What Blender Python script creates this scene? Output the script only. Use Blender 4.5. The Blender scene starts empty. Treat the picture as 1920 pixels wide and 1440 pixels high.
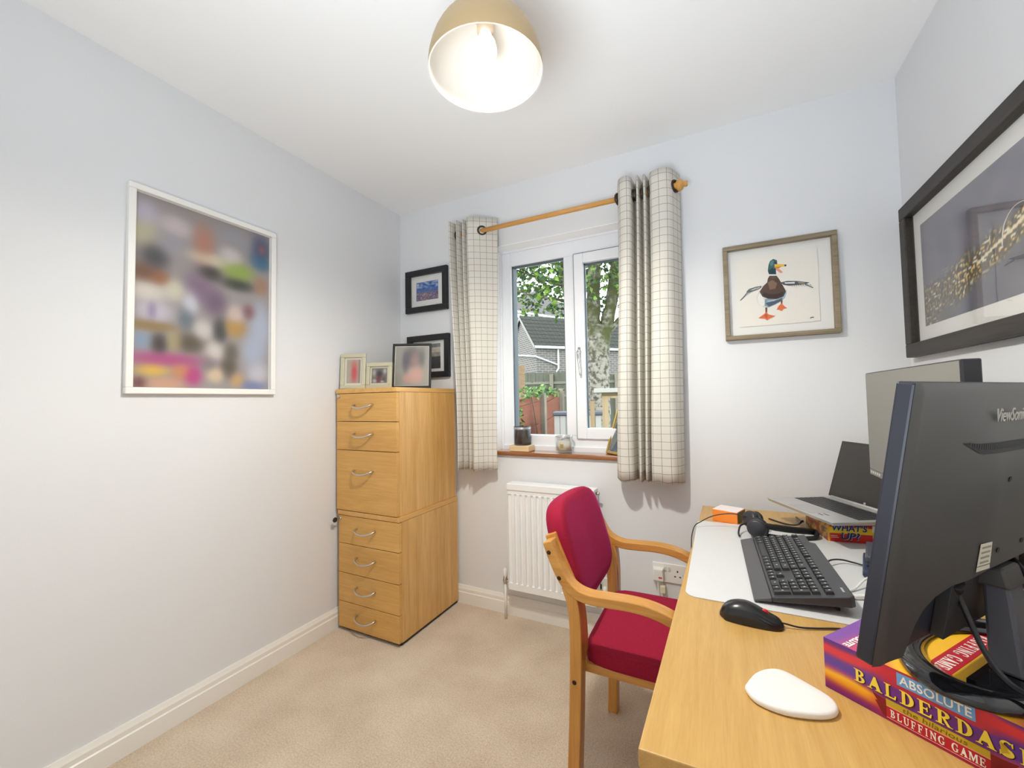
import bpy, bmesh, math, random
from mathutils import Vector, Matrix, noise
C = bpy.context.scene.collection
PI = math.pi
random.seed(7)

# ------------------------------------------------------------------ camera, world, lights, exposure
CAM_Z = 1.1686
def cam_axes(yaw, pit, rol):
    cy, sy = math.cos(yaw), math.sin(yaw)
    w = Vector((sy*math.cos(pit), cy*math.cos(pit), math.sin(pit)))
    r = Vector((cy, -sy, 0)); u = r.cross(w)
    c, s = math.cos(rol), math.sin(rol)
    return c*r+s*u, -s*r+c*u, w
r_, u_, w_ = cam_axes(-0.46268816525, 0.0408, -0.0171535857)
cam_data = bpy.data.cameras.new('camera')
cam_data.sensor_fit = 'HORIZONTAL'; cam_data.sensor_width = 36.0
cam_data.lens = 36.0*775.94667/1920.0
cam_data.clip_start = 0.02; cam_data.clip_end = 300
cam = bpy.data.objects.new('camera', cam_data); C.objects.link(cam)
cam.matrix_world = Matrix(((r_.x, u_.x, -w_.x, 0), (r_.y, u_.y, -w_.y, 0), (r_.z, u_.z, -w_.z, CAM_Z), (0, 0, 0, 1)))
bpy.context.scene.camera = cam

sc = bpy.context.scene
sc.view_settings.view_transform = 'Standard'
sc.view_settings.look = 'None'
sc.view_settings.gamma = 1.0
sc.view_settings.use_curve_mapping = False
sc.view_settings.exposure = 0.12
sc.cycles.max_bounces = 12
sc.cycles.diffuse_bounces = 8
sc.cycles.transparent_max_bounces = 16
sc.cycles.caustics_reflective = False
sc.cycles.caustics_refractive = False
sc.cycles.sample_clamp_indirect = 6.0

def lin(c):
    return tuple(((x/255)/12.92 if x/255 <= 0.04045 else ((x/255+0.055)/1.055)**2.4) for x in c)
def rgb(r, g, b):
    return lin((r, g, b)) + (1.0,)

wd = bpy.data.worlds.new('overcast_sky'); sc.world = wd; wd.use_nodes = True
nt = wd.node_tree; nt.nodes.clear()
wo = nt.nodes.new('ShaderNodeOutputWorld'); wb = nt.nodes.new('ShaderNodeBackground')
wn = nt.nodes.new('ShaderNodeTexNoise'); wn.inputs['Scale'].default_value = 2.2; wn.inputs['Detail'].default_value = 4
wr = nt.nodes.new('ShaderNodeValToRGB')
wr.color_ramp.elements[0].position = 0.35; wr.color_ramp.elements[0].color = (0.80, 0.89, 1.0, 1)
wr.color_ramp.elements[1].position = 0.65; wr.color_ramp.elements[1].color = (0.95, 0.98, 1.0, 1)
wt = nt.nodes.new('ShaderNodeTexCoord')
nt.links.new(wt.outputs['Generated'], wn.inputs['Vector']); nt.links.new(wn.outputs['Fac'], wr.inputs['Fac'])
nt.links.new(wr.outputs['Color'], wb.inputs['Color']); nt.links.new(wb.outputs['Background'], wo.inputs['Surface'])
wb.inputs['Strength'].default_value = 4.6

def light(name, kind, loc, energy, color, rot=(0, 0, 0), **kw):
    d = bpy.data.lights.new(name, kind); d.energy = energy; d.color = color
    for k, v in kw.items(): setattr(d, k, v)
    o = bpy.data.objects.new(name, d); o.location = loc; o.rotation_euler = rot; C.objects.link(o)
    return o
LX, LY, LZ = -0.52, 0.92, 2.03          # lamp shade rim centre
# the pendant bulb's light as it leaves the open rim of its opaque shade (downward half-space only)
light('pendant_bulb_light', 'SPOT', (LX, LY, LZ+0.004), 62.0, (1.0, 0.97, 0.875), (0, 0, 0), spot_size=math.radians(178), spot_blend=0.6, shadow_soft_size=0.045)
# added unseen fill beside the camera, aimed up to brighten ceiling and upper walls
light('ceiling_fill', 'AREA', (-0.30, -0.20, 0.95), 16.5, (0.84, 0.93, 1.0), (PI-0.55, 0, 0), shape='DISK', size=0.8, spread=math.radians(125))

# ------------------------------------------------------------------ materials
MATS = {}
def mat(name, col, rough=0.5, metal=0.0, noise_=None, bump=None, spec=0.5, coat=0.0, emit=None, trans=None, sheen=None):
    """noise_=(scale, amount, stretch xyz) varies the colour; bump=(scale, strength)"""
    if name in MATS: return MATS[name]
    m = bpy.data.materials.new(name); m.use_nodes = True
    n = m.node_tree.nodes; l = m.node_tree.links; b = n['Principled BSDF']
    b.inputs['Base Color'].default_value = col
    b.inputs['Roughness'].default_value = rough; b.inputs['Metallic'].default_value = metal
    b.inputs['Specular IOR Level'].default_value = spec
    b.inputs['Coat Weight'].default_value = coat; b.inputs['Coat Roughness'].default_value = 0.1
    if sheen:
        b.inputs['Sheen Weight'].default_value = sheen[0]; b.inputs['Sheen Roughness'].default_value = sheen[1]; b.inputs['Sheen Tint'].default_value = sheen[2]
    if emit: b.inputs['Emission Color'].default_value = emit[0]; b.inputs['Emission Strength'].default_value = emit[1]
    if trans: b.inputs['Transmission Weight'].default_value = trans
    if noise_ or bump:
        tc = n.new('ShaderNodeTexCoord')
    if noise_:
        mp = n.new('ShaderNodeMapping'); mp.inputs['Scale'].default_value = noise_[2]
        tx = n.new('ShaderNodeTexNoise'); tx.inputs['Scale'].default_value = noise_[0]; tx.inputs['Detail'].default_value = 5; tx.inputs['Roughness'].default_value = 0.6
        l.new(tc.outputs['Object'], mp.inputs['Vector']); l.new(mp.outputs['Vector'], tx.inputs['Vector'])
        rp = n.new('ShaderNodeValToRGB'); a = noise_[1]
        rp.color_ramp.elements[0].position = 0.3; rp.color_ramp.elements[1].position = 0.7
        rp.color_ramp.elements[0].color = tuple(c*(1-a) for c in col[:3])+(1,)
        rp.color_ramp.elements[1].color = tuple(min(1, c*(1+a)) for c in col[:3])+(1,)
        l.new(tx.outputs['Fac'], rp.inputs['Fac']); l.new(rp.outputs['Color'], b.inputs['Base Color'])
    if bump:
        t2 = n.new('ShaderNodeTexNoise'); t2.inputs['Scale'].default_value = bump[0]; t2.inputs['Detail'].default_value = 3
        l.new(tc.outputs['Object'], t2.inputs['Vector'])
        bp = n.new('ShaderNodeBump'); bp.inputs['Strength'].default_value = bump[1]; bp.inputs['Distance'].default_value = 0.004
        l.new(t2.outputs['Fac'], bp.inputs['Height']); l.new(bp.outputs['Normal'], b.inputs['Normal'])
    MATS[name] = m
    return m

def vcol_mat(name, rough=0.6, spec=0.3, coat=0.0):
    if name in MATS: return MATS[name]
    m = bpy.data.materials.new(name); m.use_nodes = True
    n = m.node_tree.nodes; l = m.node_tree.links; b = n['Principled BSDF']
    a = n.new('ShaderNodeVertexColor'); a.layer_name = 'print'
    l.new(a.outputs['Color'], b.inputs['Base Color']); b.inputs['Roughness'].default_value = rough
    b.inputs['Specular IOR Level'].default_value = spec; b.inputs['Coat Weight'].default_value = coat
    MATS[name] = m
    return m

def glass_mat(name, tint=(1, 1, 1, 1), refl=0.06, rough=0.0):
    if name in MATS: return MATS[name]
    m = bpy.data.materials.new(name); m.use_nodes = True
    n = m.node_tree.nodes; l = m.node_tree.links; n.clear()
    o = n.new('ShaderNodeOutputMaterial'); mx = n.new('ShaderNodeMixShader'); t = n.new('ShaderNodeBsdfTransparent'); g = n.new('ShaderNodeBsdfGlossy')
    f = n.new('ShaderNodeLayerWeight'); f.inputs['Blend'].default_value = 0.3
    mm = n.new('ShaderNodeMath'); mm.operation = 'MULTIPLY_ADD'; mm.inputs[1].default_value = 0.25; mm.inputs[2].default_value = refl*0.15
    t.inputs['Color'].default_value = tint; g.inputs['Roughness'].default_value = rough
    l.new(f.outputs['Fresnel'], mm.inputs[0]); l.new(mm.outputs[0], mx.inputs['Fac'])
    l.new(t.outputs[0], mx.inputs[1]); l.new(g.outputs[0], mx.inputs[2]); l.new(mx.outputs[0], o.inputs['Surface'])
    MATS[name] = m
    return m

def wood(name, c1, c2, rough=0.45, axis='Z', scale=1.0, coat=0.15):
    """veneer: fine streaks running along one object axis"""
    if name in MATS: return MATS[name]
    m = bpy.data.materials.new(name); m.use_nodes = True
    n = m.node_tree.nodes; l = m.node_tree.links; b = n['Principled BSDF']
    tc = n.new('ShaderNodeTexCoord'); mp = n.new('ShaderNodeMapping')
    s = {'X': (1.2, 22, 22), 'Y': (22, 1.2, 22), 'Z': (22, 22, 1.2)}[axis]
    mp.inputs['Scale'].default_value = tuple(v*scale for v in s)
    l.new(tc.outputs['Object'], mp.inputs['Vector'])
    t1 = n.new('ShaderNodeTexNoise'); t1.inputs['Scale'].default_value = 1.0; t1.inputs['Detail'].default_value = 6; t1.inputs['Roughness'].default_value = 0.65
    l.new(mp.outputs['Vector'], t1.inputs['Vector'])
    m2 = n.new('ShaderNodeMapping'); m2.inputs['Scale'].default_value = tuple(v*scale*7 for v in s)
    l.new(tc.outputs['Object'], m2.inputs['Vector'])
    t2 = n.new('ShaderNodeTexNoise'); t2.inputs['Scale'].default_value = 1.0; t2.inputs['Detail'].default_value = 2
    l.new(m2.outputs['Vector'], t2.inputs['Vector'])
    ad = n.new('ShaderNodeMix'); ad.data_type = 'FLOAT'; ad.inputs[0].default_value = 0.35
    l.new(t1.outputs['Fac'], ad.inputs[2]); l.new(t2.outputs['Fac'], ad.inputs[3])
    rp = n.new('ShaderNodeValToRGB'); rp.color_ramp.elements[0].position = 0.36; rp.color_ramp.elements[1].position = 0.64
    rp.color_ramp.elements[0].color = c1; rp.color_ramp.elements[1].color = c2
    l.new(ad.outputs[0], rp.inputs['Fac']); l.new(rp.outputs['Color'], b.inputs['Base Color'])
    b.inputs['Roughness'].default_value = rough; b.inputs['Coat Weight'].default_value = coat; b.inputs['Coat Roughness'].default_value = 0.25
    b.inputs['Specular IOR Level'].default_value = 0.35
    MATS[name] = m
    return m

# ------------------------------------------------------------------ mesh helper
class MB:
    def __init__(s): s.v = []; s.f = []; s.mi = []; s.sm = []; s.col = []; s.uv = []; s.has_uv = False
    def add(s, verts, faces, mi=0, smooth=False, col=None, uvs=None):
        o = len(s.v); s.v += [tuple(p) for p in verts]
        for f in faces:
            s.f.append(tuple(i+o for i in f)); s.mi.append(mi); s.sm.append(smooth)
        s.col += (col if isinstance(col, list) else [col or (1, 1, 1, 1)]*len(verts))
        if uvs: s.has_uv = True
        s.uv += (uvs or [(0, 0)]*len(verts))
        return s
    def box(s, x0, x1, y0, y1, z0, z1, mi=0, col=None):
        v = [(x0, y0, z0), (x1, y0, z0), (x1, y1, z0), (x0, y1, z0), (x0, y0, z1), (x1, y0, z1), (x1, y1, z1), (x0, y1, z1)]
        return s.add(v, [(3, 2, 1, 0), (4, 5, 6, 7), (0, 1, 5, 4), (1, 2, 6, 5), (2, 3, 7, 6), (3, 0, 4, 7)], mi, False, col)
    def hexa(s, b, t, mi=0):
        """bottom quad b and top quad t (both anticlockwise from above)"""
        return s.add(list(b)+list(t), [(3, 2, 1, 0), (4, 5, 6, 7), (0, 1, 5, 4), (1, 2, 6, 5), (2, 3, 7, 6), (3, 0, 4, 7)], mi)
    def prism(s, poly, axis, a0, a1, mi=0, smooth=False, col=None):
        """extrude a 2-D polygon along axis; poly gives the other two coords in xyz order"""
        n = len(poly)
        def P(p, a): return {'X': (a, p[0], p[1]), 'Y': (p[0], a, p[1]), 'Z': (p[0], p[1], a)}[axis]
        v = [P(p, a0) for p in poly]+[P(p, a1) for p in poly]
        ar = sum(poly[i][0]*poly[(i+1) % n][1]-poly[(i+1) % n][0]*poly[i][1] for i in range(n))
        flip = (ar > 0) ^ (axis == 'Y')
        lo = tuple(range(n)); hi = tuple(range(n, 2*n))
        if flip: f = [lo[::-1], hi]+[(i, (i+1) % n, n+(i+1) % n, n+i) for i in range(n)]
        else: f = [lo, hi[::-1]]+[((i+1) % n, i, n+i, n+(i+1) % n) for i in range(n)]
        o = len(s.f); s.add(v, f, mi, False, col)
        if smooth:
            for k in range(o+2, len(s.f)): s.sm[k] = True
        return s
    def tube(s, pts, r, n=8, mi=0, closed=False, flat=None):
        pts = [Vector(p) for p in pts]; m = len(pts); rr = r if isinstance(r, (list, tuple)) else [r]*m
        rings = []; ref = None
        for i, p in enumerate(pts):
            if closed: t = pts[(i+1) % m]-pts[i-1]
            else: t = pts[min(i+1, m-1)]-pts[max(i-1, 0)]
            t.normalize()
            if ref is None: ref = Vector((0, 0, 1)) if abs(t.z) < 0.9 else Vector((1, 0, 0))
            a = (ref-t*ref.dot(t)).normalized(); b = t.cross(a); ref = a
            fl = flat or (1, 1)
            rings.append([p+(a*math.cos(2*PI*k/n)*fl[0]+b*math.sin(2*PI*k/n)*fl[1])*rr[i] for k in range(n)])
        v = [q for R in rings for q in R]; f = []
        for i in range(m if closed else m-1):
            j = (i+1) % m
            for k in range(n): f.append((i*n+k, i*n+(k+1) % n, j*n+(k+1) % n, j*n+k))
        s.add(v, f, mi, True)
        if not closed:
            o = len(s.v)-len(v)
            s.f.append(tuple(o+k for k in range(n))[::-1]); s.mi.append(mi); s.sm.append(False)
            s.f.append(tuple(o+(m-1)*n+k for k in range(n))); s.mi.append(mi); s.sm.append(False)
        return s
    def cyl(s, p0, p1, r0, r1=None, n=16, mi=0): return s.tube([p0, p1], [r0, r0 if r1 is None else r1], n, mi)
    def lathe(s, prof, c, n=32, mi=0, axis='Z', cap0=False, cap1=False, smooth=True):
        v = []; f = []
        for (r, h) in prof:
            for k in range(n):
                a = 2*PI*k/n; x, y = r*math.cos(a), r*math.sin(a)
                v.append({'Z': (c[0]+x, c[1]+y, c[2]+h), 'Y': (c[0]+x, c[1]+h, c[2]-y), 'X': (c[0]+h, c[1]+x, c[2]+y)}[axis])
        m = len(prof)
        for i in range(m-1):
            for k in range(n): f.append((i*n+k, i*n+(k+1) % n, (i+1)*n+(k+1) % n, (i+1)*n+k))
        if cap0: f.append(tuple(range(n))[::-1])
        if cap1: f.append(tuple((m-1)*n+k for k in range(n)))
        return s.add(v, f, mi, smooth)
    def strip(s, path, w0, w1, axis, th, mi=0):
        """bent laminate: 2-D centre path in the plane normal to axis, thickness th, spanning w0..w1 along axis"""
        L = []; R = []
        for i, p in enumerate(path):
            a = path[max(i-1, 0)]; b = path[min(i+1, len(path)-1)]
            dx, dz = b[0]-a[0], b[1]-a[1]; q = math.hypot(dx, dz); t = (th[i] if isinstance(th, list) else th)/2
            L.append((p[0]-dz/q*t, p[1]+dx/q*t)); R.append((p[0]+dz/q*t, p[1]-dx/q*t))
        n = len(path)
        def P(p, a): return {'X': (a, p[0], p[1]), 'Y': (p[0], a, p[1]), 'Z': (p[0], p[1], a)}[axis]
        v = [P(p, w0) for p in L]+[P(p, w0) for p in R]+[P(p, w1) for p in L]+[P(p, w1) for p in R]
        f = []
        for i in range(n-1):
            f += [(i, i+1, n+i+1, n+i), (2*n+i+1, 2*n+i, 3*n+i, 3*n+i+1), (i+1, i, 2*n+i, 2*n+i+1), (n+i, n+i+1, 3*n+i+1, 3*n+i)]
        f += [(0, n, 3*n, 2*n), (2*n-1, n-1, 3*n-1, 4*n-1)]
        return s.add(v, f, mi)
    def grid(s, fn, nu, nv, mi=0, colfn=None, uvfn=None, smooth=True, wrap=False):
        v = []; c = []; u_ = []
        for j in range(nv+1):
            for i in range(nu+1):
                u, w = i/nu, j/nv
                v.append(fn(u, w)); c.append(colfn(u, w) if colfn else (1, 1, 1, 1)); u_.append(uvfn(u, w) if uvfn else (u, w))
        f = [(j*(nu+1)+i, j*(nu+1)+i+1, (j+1)*(nu+1)+i+1, (j+1)*(nu+1)+i) for j in range(nv) for i in range(nu)]
        return s.add(v, f, mi, smooth, c, u_)
    def build(s, name, mats, parent=None, org=(0, 0, 0), bevel=None, fix=True, auto=False):
        me = bpy.data.meshes.new(name)
        ox, oy, oz = org
        me.from_pydata([(x-ox, y-oy, z-oz) for x, y, z in s.v], [], s.f)
        if not isinstance(mats, (list, tuple)): mats = [mats]
        for m in mats: me.materials.append(m)
        for p, i, sm in zip(me.polygons, s.mi, s.sm): p.material_index = i; p.use_smooth = sm
        if any(c != (1, 1, 1, 1) for c in s.col):
            a = me.color_attributes.new('print', 'FLOAT_COLOR', 'POINT')
            a.data.foreach_set('color', [x for c in s.col for x in c])
        if s.has_uv:
            uv = me.uv_layers.new(name='UVMap')
            for lp in me.loops: uv.data[lp.index].uv = s.uv[lp.vertex_index]
        if fix:
            b = bmesh.new(); b.from_mesh(me); bmesh.ops.recalc_face_normals(b, faces=b.faces); b.to_mesh(me); b.free()
        me.update()
        o = bpy.data.objects.new(name, me); C.objects.link(o)
        if parent: o.parent = parent
        else: o.location = org
        if bevel:
            md = o.modifiers.new('bevel', 'BEVEL'); md.width = bevel; md.segments = 2; md.limit_method = 'ANGLE'; md.angle_limit = math.radians(35)
        return o

def thing(name, label, cat, loc, rotz=0.0, group=None):
    o = bpy.data.objects.new(name, None); o.empty_display_size = 0.05; C.objects.link(o)
    o.location = loc; o.rotation_euler = (0, 0, rotz); o['label'] = label; o['category'] = cat
    if group: o['group'] = group
    return o
def tag(o, label, cat, group=None):
    o['label'] = label; o['category'] = cat
    if group: o['group'] = group
    return o
def struct(o): o['kind'] = 'structure'; return o
def stuff(o): o['kind'] = 'stuff'; return o
def relabel(o, label): o['label'] = label; return o
def copy_tree(o, parent=None):
    c = o.copy(); C.objects.link(c)
    if parent: c.parent = parent
    for ch in list(o.children): copy_tree(ch, c)
    return c

def text(name, body, size, m, parent, M, extrude=0.0003, width=None, height=None, offset=0.0, shear=0.0, space=1.0, align='LEFT'):
    """flat lettering placed by matrix M (local x along the line, y up); stretched to width/height if given"""
    cu = bpy.data.curves.new(name, 'FONT'); cu.body = body; cu.size = size; cu.extrude = extrude; cu.offset = offset
    cu.shear = shear; cu.space_character = space; cu.align_x = align; cu.resolution_u = 3
    to = bpy.data.objects.new(name, cu); C.objects.link(to)
    bpy.context.view_layer.update()
    me = bpy.data.meshes.new_from_object(to.evaluated_get(bpy.context.evaluated_depsgraph_get()))
    bpy.data.objects.remove(to); bpy.data.curves.remove(cu)
    xs = [v.co.x for v in me.vertices]; ys = [v.co.y for v in me.vertices]
    sx = width/(max(xs)-min(xs)) if width else 1; sy = height/(max(ys)-min(ys)) if height else 1
    x0 = min(xs) if width else 0; y0 = min(ys) if height else 0
    for v in me.vertices: v.co.x = (v.co.x-x0)*sx; v.co.y = (v.co.y-y0)*sy
    me.materials.clear(); me.materials.append(m)
    o = bpy.data.objects.new(name, me); C.objects.link(o)
    if parent: o.parent = parent
    o.matrix_local = M
    return o
def frameM(o, x, y):
    x = Vector(x).normalized(); y = Vector(y).normalized(); z = x.cross(y)
    return Matrix(((x.x, y.x, z.x, o[0]), (x.y, y.y, z.y, o[1]), (x.z, y.z, z.z, o[2]), (0, 0, 0, 1)))

def smooth_path(pts, k=6):
    """Catmull-Rom through points"""
    pts = [Vector(p) for p in pts]; out = []
    for i in range(len(pts)-1):
        p0 = pts[max(i-1, 0)]; p1 = pts[i]; p2 = pts[i+1]; p3 = pts[min(i+2, len(pts)-1)]
        for j in range(k):
            t = j/k
            out.append(0.5*((2*p1)+(p2-p0)*t+(2*p0-5*p1+4*p2-p3)*t*t+(3*p1-p0-3*p2+p3)*t**3))
    out.append(pts[-1])
    return out
def sstep(a, b, x):
    t = max(0, min(1, (x-a)/(b-a))); return t*t*(3-2*t)

# ------------------------------------------------------------------ palette
M_wall = mat('lavender_white_paint', (0.735, 0.745, 0.765, 1), 0.85, bump=(220, 0.04), spec=0.2)
M_ceil = mat('white_ceiling_paint', (0.87, 0.875, 0.88, 1), 0.9, spec=0.2)
M_trim = mat('cream_gloss_paint', (0.82, 0.80, 0.75, 1), 0.35)
M_pvc = mat('white_upvc', (0.84, 0.85, 0.88, 1), 0.3)
M_seal = mat('grey_rubber_seal', (0.10, 0.13, 0.15, 1), 0.6)
M_beech = wood('beech_veneer_front', rgb(196, 148, 80), rgb(216, 170, 100), 0.42, 'X', 0.9)
M_beech_v = wood('beech_veneer_side', rgb(196, 150, 86), rgb(222, 178, 114), 0.38, 'Z', 0.9)
M_beech_d = wood('beech_veneer_top', rgb(198, 150, 82), rgb(220, 174, 108), 0.4, 'Y', 0.9)
M_oak = wood('light_oak_veneer', rgb(188, 146, 80), rgb(202, 162, 96), 0.36, 'Y', 2.2)
M_bent = wood('lacquered_bentwood_beech', rgb(190, 130, 58), rgb(216, 160, 84), 0.32, 'X', 1.0, 0.3)
M_bent_v = wood('lacquered_bentwood_upright', rgb(190, 130, 58), rgb(216, 160, 84), 0.32, 'Z', 1.0, 0.3)
M_pole = wood('oak_pole', rgb(190, 134, 62), rgb(214, 160, 88), 0.4, 'X', 1.0, 0.2)
M_sill = wood('brown_varnished_sill', rgb(128, 78, 40), rgb(158, 100, 54), 0.14, 'X', 1.0, 0.8)
M_black = mat('black_plastic', (0.018, 0.018, 0.022, 1), 0.4)
M_blackf = mat('black_frame_wood', (0.012, 0.012, 0.014, 1), 0.35)
M_charcoal = mat('charcoal_monitor_plastic', (0.050, 0.049, 0.046, 1), 0.45, bump=(900, 0.02))
M_gloss = mat('gloss_black_plastic', (0.008, 0.008, 0.010, 1), 0.08, coat=0.5)
M_steel = mat('brushed_nickel', (0.62, 0.60, 0.56, 1), 0.28, 1.0)
M_chrome = mat('chrome', (0.7, 0.7, 0.7, 1), 0.12, 1.0)
M_white = mat('white_plastic', (0.82, 0.81, 0.78, 1), 0.3)
M_paper = mat('white_card', (0.80, 0.79, 0.76, 1), 0.8)
M_paper2 = mat('cream_watercolour_paper', (0.83, 0.79, 0.72, 1), 0.85, bump=(500, 0.1))
M_print = vcol_mat('printed_ink', 0.55)
M_printg = vcol_mat('glossy_print', 0.3, 0.5)
M_glass = glass_mat('clear_window_glass', (0.97, 0.99, 0.985, 1), 0.03)
M_pglass = glass_mat('picture_glass', (1, 1, 1, 1), 0.03)
M_magenta = mat('magenta_wool_fabric', (0.33, 0.013, 0.040, 1), 0.85, noise_=(300, 0.18, (1, 1, 1)), bump=(800, 0.25), spec=0.15, sheen=(0.42, 0.25, (0.9, 0.10, 0.62, 1)))

def carpet():
    m = mat('beige_carpet', rgb(196, 160, 122), 0.95, spec=0.1)
    n = m.node_tree.nodes; l = m.node_tree.links; b = n['Principled BSDF']
    tc = n.new('ShaderNodeTexCoord')
    t1 = n.new('ShaderNodeTexNoise'); t1.inputs['Scale'].default_value = 170; t1.inputs['Detail'].default_value = 4; t1.inputs['Roughness'].default_value = 0.7
    t2 = n.new('ShaderNodeTexNoise'); t2.inputs['Scale'].default_value = 5; t2.inputs['Detail'].default_value = 3
    l.new(tc.outputs['Object'], t1.inputs['Vector']); l.new(tc.outputs['Object'], t2.inputs['Vector'])
    mx = n.new('ShaderNodeMix'); mx.data_type = 'FLOAT'; mx.inputs[0].default_value = 0.3
    l.new(t1.outputs['Fac'], mx.inputs[2]); l.new(t2.outputs['Fac'], mx.inputs[3])
    rp = n.new('ShaderNodeValToRGB'); rp.color_ramp.elements[0].position = 0.32; rp.color_ramp.elements[1].position = 0.66
    rp.color_ramp.elements[0].color = rgb(194, 168, 138); rp.color_ramp.elements[1].color = rgb(246, 227, 202)
    l.new(mx.outputs[0], rp.inputs['Fac']); l.new(rp.outputs['Color'], b.inputs['Base Color'])
    bp = n.new('ShaderNodeBump'); bp.inputs['Strength'].default_value = 0.9; bp.inputs['Distance'].default_value = 0.008
    l.new(t1.outputs['Fac'], bp.inputs['Height']); l.new(bp.outputs['Normal'], b.inputs['Normal'])
    b.inputs['Sheen Weight'].default_value = 0.3
    return m
def check_cloth():
    m = mat('cream_check_cloth', (0.78, 0.74, 0.66, 1), 0.9, spec=0.1)
    n = m.node_tree.nodes; l = m.node_tree.links; b = n['Principled BSDF']
    uv = n.new('ShaderNodeUVMap'); sp = n.new('ShaderNodeSeparateXYZ'); l.new(uv.outputs['UV'], sp.inputs[0])
    outs = []
    for ax in (0, 1):
        d = n.new('ShaderNodeMath'); d.operation = 'MULTIPLY'; d.inputs[1].default_value = 1/0.0355; l.new(sp.outputs[ax], d.inputs[0])
        f = n.new('ShaderNodeMath'); f.operation = 'FRACT'; l.new(d.outputs[0], f.inputs[0])
        c = n.new('ShaderNodeMath'); c.operation = 'LESS_THAN'; c.inputs[1].default_value = 0.06; l.new(f.outputs[0], c.inputs[0])
        outs.append(c)
    mx = n.new('ShaderNodeMath'); mx.operation = 'MAXIMUM'; l.new(outs[0].outputs[0], mx.inputs[0]); l.new(outs[1].outputs[0], mx.inputs[1])
    mc = n.new('ShaderNodeMix'); mc.data_type = 'RGBA'
    mc.inputs[6].default_value = (0.66, 0.635, 0.575, 1); mc.inputs[7].default_value = (0.30, 0.27, 0.24, 1)
    l.new(mx.outputs[0], mc.inputs[0]); l.new(mc.outputs[2], b.inputs['Base Color'])
    return m
def brick_mat(name, c1, c2, mortar, scale=1.0):
    m = mat(name, c1, 0.9, spec=0.1)
    n = m.node_tree.nodes; l = m.node_tree.links; b = n['Principled BSDF']
    uv = n.new('ShaderNodeUVMap'); br = n.new('ShaderNodeTexBrick')
    br.inputs['Color1'].default_value = c1; br.inputs['Color2'].default_value = c2; br.inputs['Mortar'].default_value = mortar
    br.inputs['Scale'].default_value = 1.0; br.inputs['Brick Width'].default_value = 0.225*scale; br.inputs['Row Height'].default_value = 0.075*scale; br.inputs['Mortar Size'].default_value = 0.008*scale
    l.new(uv.outputs['UV'], br.inputs['Vector']); l.new(br.outputs['Color'], b.inputs['Base Color'])
    return m
M_carpet = carpet(); M_cloth = check_cloth()

# ------------------------------------------------------------------ room shell
XL, XR, YB, YF, H = -1.838, 0.655, 2.075, -0.45, 2.40
WX0, WX1, WZ0, WZ1 = -1.151, -0.290, 0.885, 2.060          # window opening
struct(MB().box(XL-.1, XR+.1, YF-.1, YB+.02, -0.08, 0).build('floor', M_carpet))
struct(MB().box(XL-.1, XR+.1, YF-.1, YB+.3, H, H+.08).build('ceiling', M_ceil))
struct(MB().box(XL-.1, XL, YF-.1, YB+.3, 0, H).build('wall_left', M_wall))
struct(MB().box(XR, XR+.1, YF-.1, YB+.3, 0, H).build('wall_right', M_wall))
struct(MB().box(XL, XR, YF-.1, YF, 0, H).build('wall_front', M_wall))
b = MB()
b.box(XL, WX0, YB, YB+.3, -.08, H).box(WX1, XR, YB, YB+.3, -.08, H).box(WX0, WX1, YB, YB+.3, -.08, WZ0).box(WX0, WX1, YB, YB+.3, WZ1, H)
struct(b.build('wall_back', M_wall))
# white reveals lining the opening
b = MB()
b.box(WX0, WX0+.004, YB+.001, YB+.10, WZ0, WZ1).box(WX1-.004, WX1, YB+.001, YB+.10, WZ0, WZ1).box(WX0, WX1, YB+.001, YB+.10, WZ1-.004, WZ1)
struct(b.build('trim_1', mat('bright_white_reveal_paint', (.92, .92, .92, 1), .6)))
def skirting(name, axis, a0, a1, wall, sgn):
    """torus-profile board: d out from the wall, z up"""
    prof = [(0, 0), (.018, 0), (.018, .062), (.014, .066), (.014, .082), (.010, .090), (.006, .0995), (0, .0995)]
    poly = [(wall+sgn*d, z) for d, z in prof]
    return struct(MB().prism(poly, axis, a0, a1).build(name, M_trim))
skirting('baseboard_left', 'Y', YF, YB, XL, 1)
skirting('baseboard_right', 'Y', YF, YB, XR, -1)
skirting('baseboard_back', 'X', XL+.018, XR-.018, YB, -1)

# window: white frame, fixed pane on the left, opening sash on the right
FY = 2.175
b = MB()
b.box(WX0, -1.078, FY, FY+.065, WZ0, WZ1)
b.box(-.752, -.690, FY, FY+.065, .972, 1.966)
b.box(-.352, WX1, FY, FY+.065, WZ0, WZ1)
b.box(-1.078, -.352, FY, FY+.065, 1.966, WZ1)
b.box(-1.078, -.352, FY, FY+.065, WZ0, .972)
b.box(WX0, WX0+.012, FY-.012, FY, WZ0, WZ1).box(WX1-.012, WX1, FY-.012, FY, WZ0, WZ1).box(WX0+.012, WX1-.012, FY-.012, FY, WZ1-.014, WZ1)
b.box(WX0+.012, WX1-.012, FY-.010, FY, WZ0, .915)
w1 = struct(b.build('window_1', M_pvc, bevel=.003))
MB().box(-1.078, -1.071, FY+.012, FY+.064, .972, 1.966).box(-.758, -.752, FY+.012, FY+.03, .972, 1.966).box(-1.078, -.752, FY+.012, FY+.03, 1.957, 1.966).build('seal', M_seal, w1)
MB().box(-1.078, -.752, FY+.030, FY+.036, .972, 1.966).build('pane', M_glass, w1)
b = MB()
b.box(-.690, -.637, FY-.014, FY+.05, .958, 1.967).box(-.406, -.352, FY-.014, FY+.05, .958, 1.967)
b.box(-.637, -.406, FY-.014, FY+.05, 1.912, 1.967).box(-.637, -.406, FY-.014, FY+.05, .958, 1.016)
sash = b.build('sash', M_pvc, w1, bevel=.004)
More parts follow.
